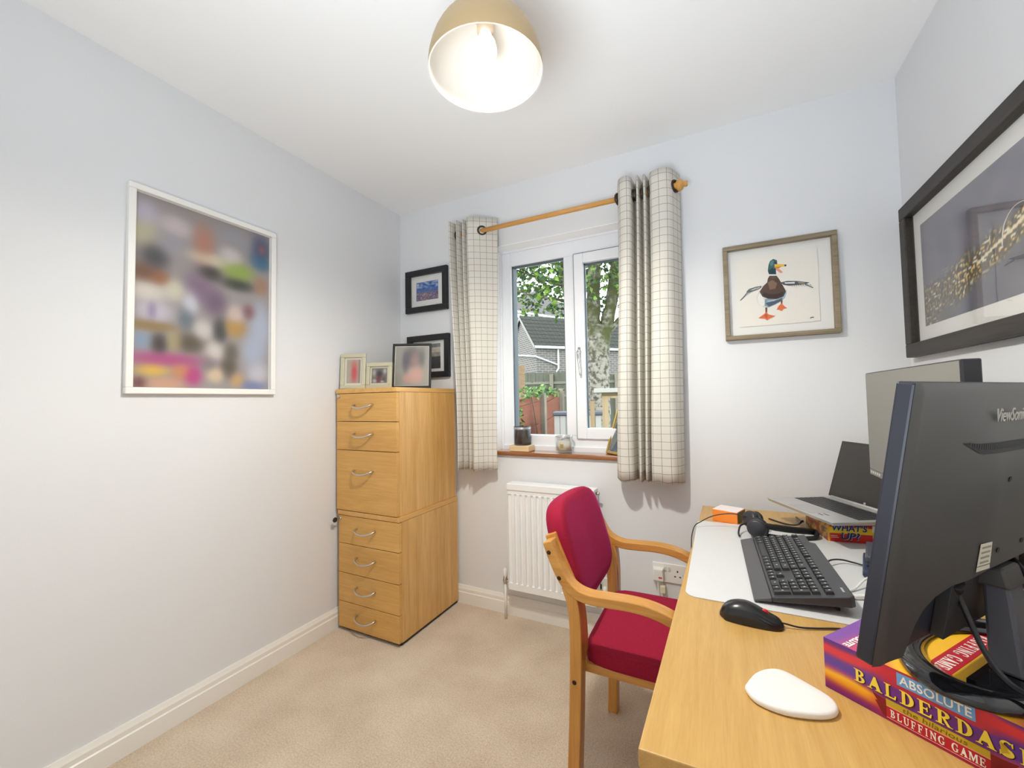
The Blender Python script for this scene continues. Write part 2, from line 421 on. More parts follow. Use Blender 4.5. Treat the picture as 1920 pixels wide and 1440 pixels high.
MB().box(-.692, -.690, FY-.012, FY-.001, .958, 1.967).box(-.69, -.352, FY-.012, FY-.001, 1.967, 1.969).build('sash_gap', M_seal, w1)
MB().box(-.637, -.631, FY+.010, FY+.024, 1.016, 1.912).box(-.637, -.406, FY+.010, FY+.024, 1.904, 1.912).build('sash_seal', M_seal, sash)
MB().box(-.637, -.406, FY+.024, FY+.030, 1.016, 1.912).build('pane', M_glass, sash)
b = MB(); b.lathe([(.011, 0), (.011, -.010), (.007, -.012)], (-.667, FY-.014, 1.428), 12, axis='Y', cap0=True, cap1=True)
b.tube(smooth_path([(-.667, FY-.026, 1.432), (-.667, FY-.042, 1.425), (-.664, FY-.044, 1.39), (-.660, FY-.036, 1.33), (-.658, FY-.034, 1.30)], 4), [.008]*9+[.007]*4+[.006]*4, 8)
b.box(-.674, -.660, FY-.020, FY-.014, 1.395, 1.452)
b.build('window_handle', M_chrome, sash)
sill = MB().box(WX0-.02, WX1+.02, YB-.018, FY-.010, WZ0-.021, WZ0+.003).build('window_sill', M_sill, w1, bevel=.008)

# ------------------------------------------------------------------ curtain pole and curtains
PY, PZ = 1.985, 2.130
pole = thing('curtain_pole', 'light oak curtain pole with turned ball finials above the window', 'curtain pole', (-.72, PY, PZ))
po = (-.72, PY, PZ)
MB().cyl((-1.345, PY, PZ), (-.150, PY, PZ), .0125, n=20).build('pole', M_pole, pole, po)
for sx, x in ((-1, -1.345), (1, -.150)):
    prof = [(.013, 0), (.017, .003), (.014, .007), (.023, .016), (.0265, .028), (.023, .041), (.012, .049), (.009, .054), (.013, .058), (.013, .066), (.009, .069)]
    MB().lathe([(r, h*sx*(.55 if sx < 0 else .82)) for r, h in prof], (x, PY, PZ), 20, axis='X', cap0=True, cap1=True).build('finial', M_pole, pole, po)
for x in (-1.318, -.172):
    b = MB(); b.cyl((x, PY+.014, PZ), (x, YB, PZ), .009, n=10); b.lathe([(.022, 0), (.022, -.010), (.012, -.014)], (x, YB, PZ), 16, axis='Y', cap0=True, cap1=True)
    b.lathe([(.0175, -.008), (.0175, .008)], (x, PY, PZ), 16, axis='X')
    b.build('bracket', M_pole, pole, po)
def curtain(plan, zt, zb, xb, label, rings, seed):
    """eyelet-headed curtain; plan = fold knots (x,y), xb = (x left, x right) at the hem"""
    path = smooth_path([(x, y, 0) for x, y in plan], 7)
    L = [0]
    for i in range(1, len(path)): L.append(L[-1]+(path[i]-path[i-1]).length)
    n = len(path)-1; x0, x1 = plan[0][0], plan[-1][0]; rnd = random.Random(seed)
    ph = [rnd.uniform(0, 6) for _ in range(4)]
    def at(u, t, off):
        i = min(int(u*n+.5), n); p = path[i]
        q = (p.x-x0)/(x1-x0); k = sstep(0, 1, t)
        x = p.x*(1-k)+(xb[0]+q*(xb[1]-xb[0]))*k
        y = PY+(p.y-PY)*(1-.25*k+.1*math.sin(ph[0]+9*q))+.006*math.sin(ph[1]+q*14+t*5)*t
        x += .004*math.sin(ph[2]+11*q+4*t)*t
        z = zt+(zb-zt)*t+(.004*math.sin(30*q+ph[3]) if t > .99 else 0)
        return Vector((x, y, z))
    b = MB(); nv = 26
    b.grid(lambda u, t: at(u, t, 0), n, nv, uvfn=lambda u, t: (L[min(int(u*n+.5), n)]+.011, t*(zt-zb)+.013))
    o = b.build('curtain', M_cloth, None, (plan[0][0], PY, zb), fix=False)
    md = o.modifiers.new('cloth', 'SOLIDIFY'); md.thickness = .003; md.offset = 0
    tag(o, label, 'curtain', 'checked curtains at the window')
    for (x, tilt) in rings:
        b = MB(); m = 18
        pts = [(x+.023*math.cos(a)*math.sin(tilt), PY+.023*math.cos(a)*math.cos(tilt), PZ+.023*math.sin(a)) for a in [2*PI*k/m for k in range(m)]]
        b.tube(pts, .0075, 8, closed=True)
        b.build('eyelet', mat('dark_bronze_eyelet', (.06, .05, .045, 1), .35, .8), o, (plan[0][0], PY, zb))
    return o
curtain([(-1.372, 2.025), (-1.354, 1.940), (-1.330, 2.030), (-1.308, 1.945), (-1.290, 2.030), (-1.270, 1.945), (-1.254, 2.028), (-1.236, 1.938), (-1.165, 1.980), (-1.090, 2.036)],
        2.205, .788, (-1.328, -1.106), 'cream check eyelet curtain on the left of the window, beside the drawer units',
        [(-1.163, .9), (-1.24, .3), (-1.281, -.3), (-1.32, .3), (-1.362, -.3)], 1)
curtain([(-.412, 2.034), (-.388, 1.946), (-.340, 1.942), (-.328, 2.030), (-.306, 1.946), (-.294, 2.030), (-.276, 1.948), (-.262, 2.030), (-.244, 1.944), (-.172, 1.948), (-.130, 2.036)],
        2.205, .790, (-.442, -.150), 'cream check eyelet curtain on the right of the window, above the wall socket',
        [(-.402, .25), (-.334, -.2), (-.317, .2), (-.285, .2), (-.253, .2), (-.146, .6)], 2)

# ------------------------------------------------------------------ pendant lamp
lamp = thing('pendant_lamp', 'champagne gold dome pendant lamp with white inside and lit bulb', 'lamp', (LX, LY, LZ))
lo = (LX, LY, LZ); R_ = .150; Hd = .168
prof = [(R_*math.sin(a), Hd*math.cos(a)) for a in [PI/2*k/20 for k in range(20, 2, -1)]]
M_gold = mat('champagne_gold_metal', rgb(178, 154, 116), .42, .5)
M_inner = mat('white_enamel', (.75, .71, .65, 1), .5)
MB().lathe(prof, lo, 48).build('shade', M_gold, lamp, lo)
MB().lathe([(r*.975, h*.975) for r, h in prof], lo, 48).lathe([(R_*.975, 0), (R_*1.0, 0)], lo, 48).build('shade_lining', M_inner, lamp, lo)
MB().lathe([(.052, .155), (.052, .172), (.034, .186), (.034, .215), (.012, .225)], lo, 32, cap1=True).build('cap', M_gold, lamp, lo)
MB().lathe([(.0, .112), (.022, .112), (.022, .155), (.04, .16)], lo, 20).build('lamp_holder', mat('cream_bakelite', rgb(214, 190, 160), .5), lamp, lo)
MB().cyl((LX, LY, LZ+.22), (LX, LY, H), .004, n=8).build('cord', M_white, lamp, lo)
MB().lathe([(.045, H-LZ), (.045, H-LZ-.012), (.02, H-LZ-.03)], lo, 24, cap1=True).build('ceiling_rose', M_white, lamp, lo)
bprof = [(.0005, .028), (.014, .031), (.024, .040), (.030, .055), (.030, .068), (.026, .085), (.018, .100), (.014, .112)]
MB().lathe(bprof, lo, 24).build('bulb', mat('lit_opal_bulb', (.9, .95, 1, 1), .4, emit=((.92, .96, 1, 1), 1.25)), lamp, lo)

# ------------------------------------------------------------------ drawer units
def handle_bow(x, z, y):
    b = MB(); w = .062
    pts = [(x-w, y, z+.004), (x-w, y-.012, z+.003), (x-w*.8, y-.026, z-.004), (x-w*.4, y-.033, z-.010), (x, y-.035, z-.012), (x+w*.4, y-.033, z-.010), (x+w*.8, y-.026, z-.004), (x+w, y-.012, z+.003), (x+w, y, z+.004)]
    b.tube(smooth_path(pts, 3), .0048, 8, flat=(1.0, 1.0)); return b
def pedestal(name, label, x0, x1, y0, y1, z0, edges, top, slab_over):
    o = (x0, y0, z0); t = thing(name, label, 'drawer unit', o, 0, 'stacked beech drawer units')
    zt = edges[-1]
    b = MB()
    b.box(x0, x0+.018, y0+.020, y1, z0, zt).box(x1-.018, x1, y0+.020, y1, z0, zt).box(x0+.018, x1-.018, y1-.012, y1, z0, zt).box(x0+.018, x1-.018, y0+.03, y1-.012, z0, z0+.016)
    b.build('carcass', M_beech_v, t, o, bevel=.0008)
    MB().box(x0+.018, x1-.018, y0+.021, y0+.028, z0, zt).build('shadow_gap', M_black, t, o)
    MB().box(x0-slab_over, x1+slab_over*.4, y0-slab_over*.6, y1, zt+.001, top).build('top', M_beech_d, t, o, bevel=.0015)
    for a, c in zip(edges[:-1], edges[1:]):
        d = MB().box(x0+.001, x1-.0015, y0, y0+.0195, a+.0016, c-.0016).build('drawer', M_beech, t, o, bevel=.0012)
        h = handle_bow((x0+x1)/2-.012, (a+c)/2+(.012 if c-a > .2 else .008) if c-a < .2 else c-.105, y0).build('handle', M_steel, d, o)
    return t, o
dl, do = pedestal('drawer_unit', 'beech drawer unit with four drawers standing on the carpet, a second unit on top', -1.806, -1.396, 1.556, 2.052, .018, [.018, .150, .296, .446, .590], .614, .004)
MB().box(-1.80, -1.402, 1.575, 2.045, .004, .018).build('plinth', M_black, dl, do)
for x in (-1.78, -1.42):
    for y in (1.60, 2.02): MB().cyl((x, y, 0), (x, y, .006), .014, n=12).build('glide', M_black, dl, do)
du, uo = pedestal('drawer_unit', 'beech drawer unit with two shallow drawers and one deep, stacked on the lower unit', -1.818, -1.405, 1.553, 2.050, .6145, [.616, .928, 1.076, 1.222], 1.246, .004)
b = MB().lathe([(.010, 0), (.010, -.004), (.006, -.005)], (-1.803, 1.553, 1.208), 14, axis='Y', cap0=True, cap1=True); b.box(-1.8037, -1.8023, 1.5475, 1.549, 1.203, 1.213)
b.build('lock', M_steel, du, uo)
lk = MB().lathe([(.009, 0), (.009, -.004)], (-1.795, 1.556, .570), 14, axis='Y', cap0=True, cap1=True).build('lock', M_steel, dl, do)
key = thing('key', 'black headed key left in the lock of the lower drawer unit', 'key', (-1.795, 1.552, .570))
ko = (-1.795, 1.552, .570)
MB().box(-1.7965, -1.7935, 1.534, 1.552, .567, .573).build('blade', M_steel, key, ko)
MB().lathe([(.0005, -.004), (.011, -.004), (.013, -.002), (.013, .002), (.011, .004), (.0005, .004)], (-1.797, 1.525, .569), 16, axis='X').build('bow', M_black, key, ko)

# ------------------------------------------------------------------ pictures on the walls
def noisecol(base, amp, x, y, f, seed=0):
    k = noise.noise(Vector((x*f, y*f, seed)))*amp
    return tuple(max(0, min(1, c*(1+k))) for c in base)
def picture(name, label, cat, o, ex, w, h, fw, fd, mat_w, fmat, img, glass=True, mmat=None, ey=(0, 0, 1), iw=None):
    """frame lying in the plane ex/ey, its back at o (centre); built in local axes of an oriented Empty"""
    t = thing(name, label, cat, o)
    t.matrix_world = frameM(o, ex, ey)
    b = MB()
    X0, X1, Y0, Y1 = -w/2, w/2, -h/2, h/2
    for (a, c, d, e) in ((X0, X1, Y1-fw, Y1), (X0, X1, Y0, Y0+fw), (X0, X0+fw, Y0+fw, Y1-fw), (X1-fw, X1, Y0+fw, Y1-fw)): b.box(a, c, d, e, 0, fd)
    b.build('frame', fmat, t, bevel=min(.003, fd*.15))
    if mat_w: MB().box(X0+fw*.9, X1-fw*.9, Y0+fw*.9, Y1-fw*.9, .001, .004).build('mount', mmat or M_paper, t)
    if img: img(t, w-2*fw-2*mat_w, h-2*fw-2*mat_w)
    if glass: MB().box(X0+fw*.92, X1-fw*.92, Y0+fw*.92, Y1-fw*.92, fd*.55, fd*.55+.0015).build('glass', M_pglass, t)
    return t
def blob_print(blobs, base, grain=.06):
    def img(t, w, h, z=.0045):
        def col(u, v):
            W = .9; acc = [c*.9 for c in base]
            for (bu, bv, ru, rv, c) in blobs:
                g = math.exp(-((u-bu)/(ru*.86))**2-((1-v-bv)/(rv*.86))**2)*2.4
                W += g; acc = [a+g*x for a, x in zip(acc, c)]
            return lin([a/W for a in acc])+(1,)
        MB().grid(lambda u, v: ((u-.5)*w, (v-.5)*h, z), 48, 64, colfn=col).build('print', M_print, t, fix=False)
    return img
collage = [(.05, .1, .08, .06, (190, 185, 205)), (.05, .2, .1, .07, (190, 185, 150)), (.12, .31, .08, .07, (55, 55, 62)), (.25, .12, .1, .05, (205, 190, 195)), (.2, .22, .1, .06, (150, 150, 160)),
 (.45, .17, .07, .1, (180, 120, 100)), (.5, .25, .14, .035, (212, 200, 172)), (.5, .33, .08, .04, (46, 44, 42)), (.7, .08, .12, .05, (150, 150, 158)), (.66, .2, .08, .05, (205, 198, 198)), (.92, .1, .08, .08, (60, 70, 105)),
 (.93, .1, .03, .03, (205, 105, 85)), (.92, .18, .08, .05, (45, 100, 135)), (.72, .28, .12, .05, (135, 165, 55)), (.72, .36, .12, .035, (45, 50, 40)), (.92, .34, .06, .05, (160, 115, 90)), (.05, .41, .08, .05, (105, 65, 45)),
 (.15, .42, .06, .04, (145, 85, 50)), (.08, .5, .11, .05, (220, 214, 204)), (.25, .47, .07, .05, (208, 204, 180)), (.12, .6, .1, .05, (198, 192, 210)), (.11, .6, .03, .04, (100, 80, 125)), (.42, .43, .1, .08, (116, 92, 118)), (.54, .5, .08, .07, (100, 78, 104)),
 (.36, .52, .05, .06, (205, 210, 225)), (.33, .62, .05, .06, (90, 102, 115)), (.58, .66, .05, .07, (48, 52, 54)), (.7, .55, .06, .05, (205, 182, 176)), (.82, .52, .05, .04, (120, 76, 82)), (.7, .63, .08, .05, (178, 132, 55)), (.92, .6, .08, .13, (168, 180, 205)),
 (.86, .76, .09, .1, (165, 176, 202)), (.9, .9, .08, .06, (195, 196, 210)), (.1, .68, .15, .025, (135, 105, 55)), (.05, .76, .05, .04, (125, 150, 180)), (.16, .77, .05, .05, (45, 40, 42)), (.25, .75, .05, .05, (168, 155, 110)), (.36, .75, .09, .05, (72, 62, 48)),
 (.45, .67, .06, .05, (205, 200, 196)), (.55, .78, .07, .05, (212, 206, 200)), (.66, .78, .06, .05, (86, 80, 70)), (.2, .85, .24, .035, (172, 62, 120)), (.38, .93, .06, .05, (185, 45, 120)), (.12, .91, .09, .03, (225, 175, 60)), (.3, .91, .06, .04, (205, 130, 78)),
 (.2, .98, .12, .03, (210, 152, 120)), (.04, .98, .04, .03, (96, 46, 46)), (.55, .92, .06, .04, (222, 195, 160)), (.5, .86, .06, .04, (120, 120, 118)), (.65, .87, .06, .06, (76, 68, 56)), (.72, .95, .05, .04, (198, 156, 100)), (.86, .98, .1, .03, (105, 118, 165))]
M_whiteframe = mat('white_frame_paint', (.84, .83, .80, 1), .4)
picture('framed_poster', 'large white framed photo collage in soft blurred colours on the left wall', 'poster', (XL+.0005, .944, 1.590), (0, 1, 0), .538, .748, .022, .022, .002, M_whiteframe, blob_print(collage, (148, 142, 142)), False)

def village_print(t, w, h):
    def col(u, v):
        n1 = noise.noise(Vector((u*7, v*9, 3))); n2 = noise.noise(Vector((u*22, v*22, 8))); n3 = noise.noise(Vector((u*45, v*30, 1)))
        if v > .5:
            c = (60+50*n1, 105+60*n1, 175+45*n1); k = sstep(.62, .75, v)*max(0, n1+.3)
            c = tuple(a+(210-a)*min(1, k*.9) for a in c)
        else:
            c = (92+110*n2, 98+80*n3, 132+70*n1)
            if n3 > .22 and v < .36: c = (176, 112, 84)
            if n3 < -.30: c = (196, 190, 196)
            if n2 < -.28: c = (44, 48, 74)
            k = sstep(.36, .5, v); c = tuple(a+(b_-a)*k*.7 for a, b_ in zip(c, (70, 100, 160)))
        return lin([max(0, min(255, x)) for x in c])+(1,)
    MB().grid(lambda u, v: ((u-.5)*w, (v-.5)*h, .0045), 44, 34, colfn=col).build('print', M_printg, t, fix=False)
picture('framed_print', 'small black framed print of a blue harbour town, upper one above the drawer units', 'picture', (-1.617, YB-.0005, 1.870), (1, 0, 0), .323, .270, .036, .024, .040, M_blackf, village_print)
def dog_print(t, w, h):
    w, h = .075, .155
    def col(u, v):
        c = (196, 190, 176)
        if v < .28: c = (140, 60, 70) if u < .5 else (40, 38, 40)
        elif v < .5: c = (40, 40, 42)
        elif v < .66: c = (150, 140, 128)
        elif v > .86: c = (110, 118, 116)
        k = noise.noise(Vector((u*6, v*9, 2)))*30
        return lin([max(0, min(255, x+k)) for x in c])+(1,)
    MB().grid(lambda u, v: (.012+(u-.5)*.15, (v-.5)*h, .0045), 24, 30, colfn=col).build('print', M_printg, t, fix=False)
picture('framed_print', 'small black framed print hung low on the back wall, half hidden by the leaning portrait', 'picture', (-1.607, YB-.0005, 1.454), (1, 0, 0), .323, .266, .036, .024, .040, M_blackf, dog_print)

# duck watercolour
DUCK = [
 ((206, 210, 208), [(-.080, -.028), (-.072, -.005), (-.060, .010), (.020, .004), (.029, -.014), (.024, -.040), (.010, -.054), (-.010, -.066), (-.037, -.076), (-.059, -.070), (-.074, -.055)]),
 ((236, 234, 228), [(-.078, -.028), (-.070, -.008), (-.060, -.022), (-.052, -.040), (-.050, -.062), (-.060, -.068), (-.073, -.054)]),
 ((128, 150, 164), [(-.050, -.038), (-.020, -.040), (.010, -.036), (.026, -.026), (.020, -.044), (.006, -.056), (-.014, -.066), (-.037, -.0755), (-.052, -.066)]),
 ((78, 90, 104), [(-.048, -.056), (-.024, -.050), (.000, -.046), (.016, -.040), (.006, -.054), (-.014, -.064), (-.036, -.072)]),
 ((164, 188, 202), [(-.044, -.046), (-.020, -.044), (.004, -.042), (-.016, -.050), (-.038, -.052)]),
 ((150, 186, 206), [(.012, -.035), (.022, -.020), (.029, -.006), (.029, -.022), (.022, -.041), (.014, -.046)]),
 ((84, 62, 52), [(-.029, .061), (-.004, .057), (.004, .043), (.013, .022), (.024, -.004), (.027, -.016), (.018, -.035), (-.006, -.043), (-.039, -.038), (-.059, -.025), (-.068, -.003), (-.054, .019), (-.039, .033), (-.036, .049)]),
 ((128, 98, 78), [(-.037, .033), (-.020, .042), (-.003, .024), (-.010, .002), (-.030, .000)]),
 ((58, 42, 38), [(-.055, -.005), (-.035, -.018), (-.005, -.022), (.018, -.012), (.016, -.032), (-.006, -.041), (-.037, -.036), (-.055, -.024)]),
 ((104, 78, 64), [(-.026, .057), (-.010, .055), (-.004, .045), (-.022, .046)]),
 ((56, 96, 100), [(-.031, .109), (-.025, .124), (-.013, .131), (0, .123), (.001, .107), (-.002, .096), (-.005, .080), (-.005, .062), (-.019, .062), (-.031, .067), (-.035, .083), (-.033, .097)]),
 ((84, 134, 140), [(-.026, .112), (-.020, .124), (-.012, .124), (-.014, .108), (-.022, .100)]),
 ((30, 62, 70), [(-.032, .082), (-.020, .092), (-.008, .090), (-.006, .066), (-.018, .064), (-.030, .070)]),
 ((20, 22, 24), [(-.010, .114), (-.006, .116), (-.003, .113), (-.006, .110)]),
 ((240, 238, 232), [(-.031, .067), (-.006, .063), (-.005, .057), (-.031, .061)]),
 ((236, 186, 60), [(-.010, .107), (.006, .105), (.024, .101), (.033, .099), (.032, .092), (.016, .093), (.002, .085), (-.009, .091)]),
 ((36, 38, 50), [(.026, .1005), (.033, .099), (.032, .092), (.026, .092)]),
 ((196, 140, 50), [(-.008, .096), (.010, .094), (.016, .0925), (.002, .087), (-.008, .0915)]),
 ((224, 148, 130), [(-.006, .087), (.006, .085), (.018, .071), (.018, .066), (.010, .066), (-.001, .078)]),
 ((92, 98, 104), [(-.060, .021), (-.082, .020), (-.107, .014), (-.118, .003), (-.113, -.003), (-.093, .002), (-.072, .007), (-.061, .014)]),
 ((196, 196, 194), [(-.064, .017), (-.084, .015), (-.104, .008), (-.092, .006), (-.072, .011)]),
 ((104, 108, 112), [(-.114, .003), (-.129, -.016), (-.144, -.032), (-.140, -.033), (-.124, -.018), (-.113, -.003)]),
 ((80, 86, 96), [(.008, .026), (.033, .029), (.066, .024), (.094, .016), (.110, .012), (.100, .007), (.068, .007), (.039, .008), (.020, .014)]),
 ((214, 212, 210), [(.023, .024), (.059, .021), (.059, .014), (.026, .018)]),
 ((150, 140, 110), [(.070, .020), (.096, .014), (.090, .009), (.072, .012)]),
 ((120, 122, 126), [(.094, .010), (.122, -.011), (.120, -.014), (.094, .004)]),
 ((110, 70, 56), [(-.050, -.074), (-.042, -.075), (-.044, -.099), (-.050, -.098)]),
 ((222, 112, 66), [(-.077, -.118), (-.055, -.102), (-.047, -.095), (-.038, -.106), (-.014, -.115), (-.029, -.121), (-.039, -.126), (-.044, -.131), (-.053, -.123)]),
 ((196, 84, 50), [(-.056, -.108), (-.047, -.099), (-.042, -.110), (-.045, -.124)]),
 ((110, 70, 56), [(.007, -.051), (.014, -.050), (.012, -.066), (.007, -.067)]),
 ((222, 112, 66), [(-.009, -.089), (-.002, -.074), (.009, -.063), (.018, -.076), (.029, -.087), (.017, -.087), (.008, -.096), (-.001, -.090)]),
 ((40, 40, 44), [(.106, -.1355), (.112, -.132), (.119, -.133), (.119, -.136), (.112, -.1355), (.107, -.139)]),
]
def duck(t, w, h):
    # deckle-edged sheet floated on the mount
    rnd = random.Random(5); pts = []
    for (a, c), (d, e) in zip([(-.148, -.151), (.141, -.151), (.141, .150), (-.148, .150)], [(.141, -.151), (.141, .150), (-.148, .150), (-.148, -.151)]):
        for k in range(16):
            q = k/16; pts.append((a+(d-a)*q+rnd.uniform(-.0012, .0012), c+(e-c)*q+rnd.uniform(-.0012, .0012)))
    MB().prism(pts, 'Z', .006, .0075).build('paper_sheet', M_paper2, t)
    b = MB()
    for i, (c, poly) in enumerate(DUCK):
        z = .0077+.00006*i
        b.add([(x, y, z) for x, y in poly], [tuple(range(len(poly)))], 0, False, lin(c)+(1,))
    rr = random.Random(3)
    for k in range(26):                                  # flicked ink and feather strokes
        x, y = rr.uniform(-.11, .11), rr.uniform(-.08, .10); s = rr.uniform(.0005, .0013); c = rr.choice([(150, 160, 160), (205, 150, 130), (120, 120, 120)])
        b.add([(x-s, y, .0098), (x, y-s, .0098), (x+s, y, .0098), (x, y+s, .0098)], [(0, 1, 2, 3)], 0, False, lin(c)+(1,))
    for k in range(9):
        x = -.125+.006*k; y = -.012+.0035*k
        b.add([(x, y, .0097), (x+.002, y, .0097), (x-.006, y-.011, .0097)], [(0, 1, 2)], 0, False, lin((90, 95, 100))+(1,))
        x = .045+.008*k; y = .010-.0008*k
        b.add([(x, y, .0097), (x+.003, y, .0097), (x+.008, y-.010, .0097)], [(0, 1, 2)], 0, False, lin((96, 100, 110))+(1,))
    b.build('duck_painting', M_print, t, fix=False)
M_greyoak = wood('grey_limed_oak', rgb(120, 108, 88), rgb(152, 138, 114), .6, 'X', 1.2, 0)
picture('framed_painting', 'square grey oak framed watercolour of a running mallard duck on the back wall', 'picture', (.241, YB-.0005, 1.625), (1, 0, 0), .410, .416, .019, .030, .01, M_greyoak, duck)

def city_print(t, w, h):
    def col(u, v):
        # u: 0 = end nearest the back wall
        band = .20+.62*u
        n1 = noise.noise(Vector((u*6, v*6, 0))); n2 = noise.noise(Vector((u*60, v*40, 4))); n3 = noise.noise(Vector((u*25, v*60, 9)))
        sky = (104+18*n1, 100+14*n1, 112+12*n1); sea = (96+16*n1, 96+16*n1, 110+16*n1)
        d = v-(.22+.30*u)
        c = sky if d > .12 else sea
        wd_ = .27-.16*u; k = sstep(wd_, wd_*.45, abs(d+.10*n1+.06*(1-u)))
        g = (84+70*n2, 74+60*n2, 58+24*n3)
        if n2 > .14 and n3 > -.05: g = (226, 190, 100)
        if n2 < -.28: g = (46, 44, 46)
        if n3 > .42: g = (240, 234, 216)
        c = tuple(a+(b_-a)*k for a, b_ in zip(c, g))
        dd = v-(.10+.44*u)
        if abs(dd) < .012 and u > .55: c = (236, 222, 186)
        if v < .34 and u < .34 and n2 > -.1: c = tuple(a*.5+b_*.5 for a, b_ in zip(c, (108, 96, 70)))
        return lin([max(0, min(255, x)) for x in c])+(1,)
    MB().grid(lambda u, v: ((u-.5)*w, (v-.5)*h, .0045), 130, 70, colfn=col).build('print', M_printg, t, fix=False)
    # pale arcs of water thrown by the fountains
    b = MB()
    b.tube(smooth_path([(.149, -.042, .0052), (.155, -.010, .0052), (.167, .012, .0052), (.198, .033, .0052), (.236, .034, .0052), (.268, .020, .0052)], 5), .0012, 5)
    b.build('fountain_arcs', mat('pale_print_ink', rgb(232, 226, 214), .5), t)
M_darkoak = wood('dark_brown_frame', rgb(42, 38, 36), rgb(62, 56, 52), .5, 'X', 1.2, 0)
picture('framed_photograph', 'large dark brown framed photograph of golden city lights on the right wall', 'picture', (XR-.0005, 1.618, 1.580), (0, -1, 0), .800, .556, .048, .030, .052, M_darkoak, city_print)

# ------------------------------------------------------------------ small frames on top of the drawer units
def standing(name, label, cat, L, ang, w, h, lean, fw, fd, fmat, img, mount=.0, mm=None, back=True):
    """frame standing on z=L[2]; L = its bottom left corner, ang = direction of its lower edge, lean back"""
    ex = Vector((math.cos(ang), math.sin(ang), 0)); nb = Vector((-math.sin(ang), math.cos(ang), 0))
    ey = (Vector((0, 0, 1))*math.cos(lean)+nb*math.sin(lean))
    c = Vector(L)+ex*(w/2)+ey*(h/2)+nb*fd*math.cos(lean)
    t = picture(name, label, cat, c, ex, w, h, fw, fd, mount, fmat, img, True, mm, ey)
    MB().box(-w/2+.004, w/2-.004, -h/2+.004, h/2-.004, -.003, .001).build('backing', M_black, t)
    if back: t['group'] = 'photo frames on the drawer units'
    if back:
        # easel strut behind
        dz = h*.55; foot = math.tan(lean)*dz+.045
        yf = -h/2+(foot+.003)*math.tan(lean)+.0015
        s = MB(); s.hexa([(-.012, yf, -foot), (.012, yf, -foot), (.012, yf, -foot-.003), (-.012, yf, -foot-.003)],
                         [(-.012, -h/2+dz, -.003), (.012, -h/2+dz, -.003), (.012, -h/2+dz, -.006), (-.012, -h/2+dz, -.006)])
        s.build('strut', M_black, t)
    return t
def blur_print(blobs, base):
    return blob_print(blobs, base)
M_silverframe = mat('pale_green_silver_frame', rgb(196, 192, 168), .4, .25)
ZT = 1.247
standing('photo_frame', 'tall pale silver photo frame with a blurred red figure, leftmost on the drawer units', 'photo frame', (-1.812, 1.568, ZT), math.radians(25), .136, .190, math.radians(4), .020, .014, M_silverframe,
         blur_print([(.55, .55, .2, .35, (200, 60, 70)), (.5, .2, .2, .1, (190, 120, 110)), (.1, .3, .2, .5, (170, 165, 150)), (.95, .5, .1, .6, (130, 120, 110))], (176, 160, 150)), .011, mat('cream_mount', rgb(214, 210, 196), .8))
standing('photo_frame', 'small pale silver photo frame with a dark snapshot, between two taller frames', 'photo frame', (-1.688, 1.628, ZT), math.radians(15), .148, .138, math.radians(4), .020, .014, M_silverframe,
         blur_print([(.5, .4, .16, .2, (52, 44, 56)), (.45, .75, .14, .18, (120, 50, 66)), (.15, .3, .1, .2, (190, 190, 186)), (.85, .2, .1, .15, (200, 200, 196)), (.2, .85, .12, .1, (206, 206, 202)), (.8, .75, .1, .15, (84, 84, 80)), (.7, .9, .1, .06, (210, 208, 204))], (120, 116, 112)), .009, mat('cream_mount', rgb(214, 210, 196), .8))
standing('photo_frame', 'thin black photo frame leaning back with a blurred portrait, on the drawer top', 'photo frame', (-1.622, 1.752, ZT), math.radians(28), .218, .258, math.radians(9), .013, .012, M_blackf,
         blur_print([(.56, .32, .13, .16, (214, 164, 150)), (.5, .28, .22, .22, (76, 70, 82)), (.62, .72, .2, .2, (212, 158, 146)), (.4, .82, .14, .1, (208, 150, 140)), (.3, .4, .1, .24, (92, 86, 98)), (.8, .3, .1, .2, (104, 98, 98)), (.1, .5, .1, .6, (150, 148, 140)), (.95, .6, .08, .6, (160, 158, 150))], (158, 156, 148)), .004, mat('cream_mount', rgb(214, 210, 196), .8))

# ------------------------------------------------------------------ window sill things
SZ = WZ0+.0032
cd = thing('candle_jar', 'dark candle in a glass jar on a small wooden block on the sill', 'candle', (-.992, 2.115, SZ)); co = (-.992, 2.115, SZ)
M_palewood = wood('pale_pine_block', rgb(206, 176, 130), rgb(226, 200, 158), .5, 'X', 1)
bl = MB().box(-1.054, -.936, 2.066, 2.150, SZ+.0005, SZ+.034).build('wooden_block', M_palewood, None, (-.995, 2.108, SZ), bevel=.003)
tag(bl, 'pale wooden block under the dark candle jar on the window sill', 'block')
cz = SZ+.0345
cd.location = (-.992, 2.108, cz); co = (-.992, 2.108, cz)
MB().lathe([(.0005, .0), (.046, .0), (.048, .004), (.048, .104), (.0455, .104), (.0455, .006), (.0005, .006)], co, 28).build('jar', glass_mat('smoky_glass', (.78, .80, .84, 1), .05), cd, co)
MB().lathe([(.0005, .0065), (.0445, .0065), (.0445, .080), (.0005, .080)], co, 28).build('wax', mat('dark_plum_wax', (.035, .022, .028, 1), .4), cd, co)
MB().cyl((co[0], co[1], cz+.08), (co[0], co[1], cz+.09), .0012, n=6).build('wick', M_black, cd, co)
MB().lathe([(.0488, .088), (.0488, .099)], co, 28).build('label_band', mat('silver_band', (.55, .56, .58, 1), .3, .7), cd, co)
gl = thing('glass_candle', 'clear glass votive with a pale wax candle standing on the sill', 'candle', (-.748, 2.108, SZ)); go = (-.748, 2.108, SZ)
MB().lathe([(.0005, .001), (.044, .001), (.046, .006), (.048, .088), (.045, .088), (.043, .012), (.0005, .012)], go, 28).build('glass', glass_mat('clear_glassware', (.99, 1, 1, 1), .05), gl, go)
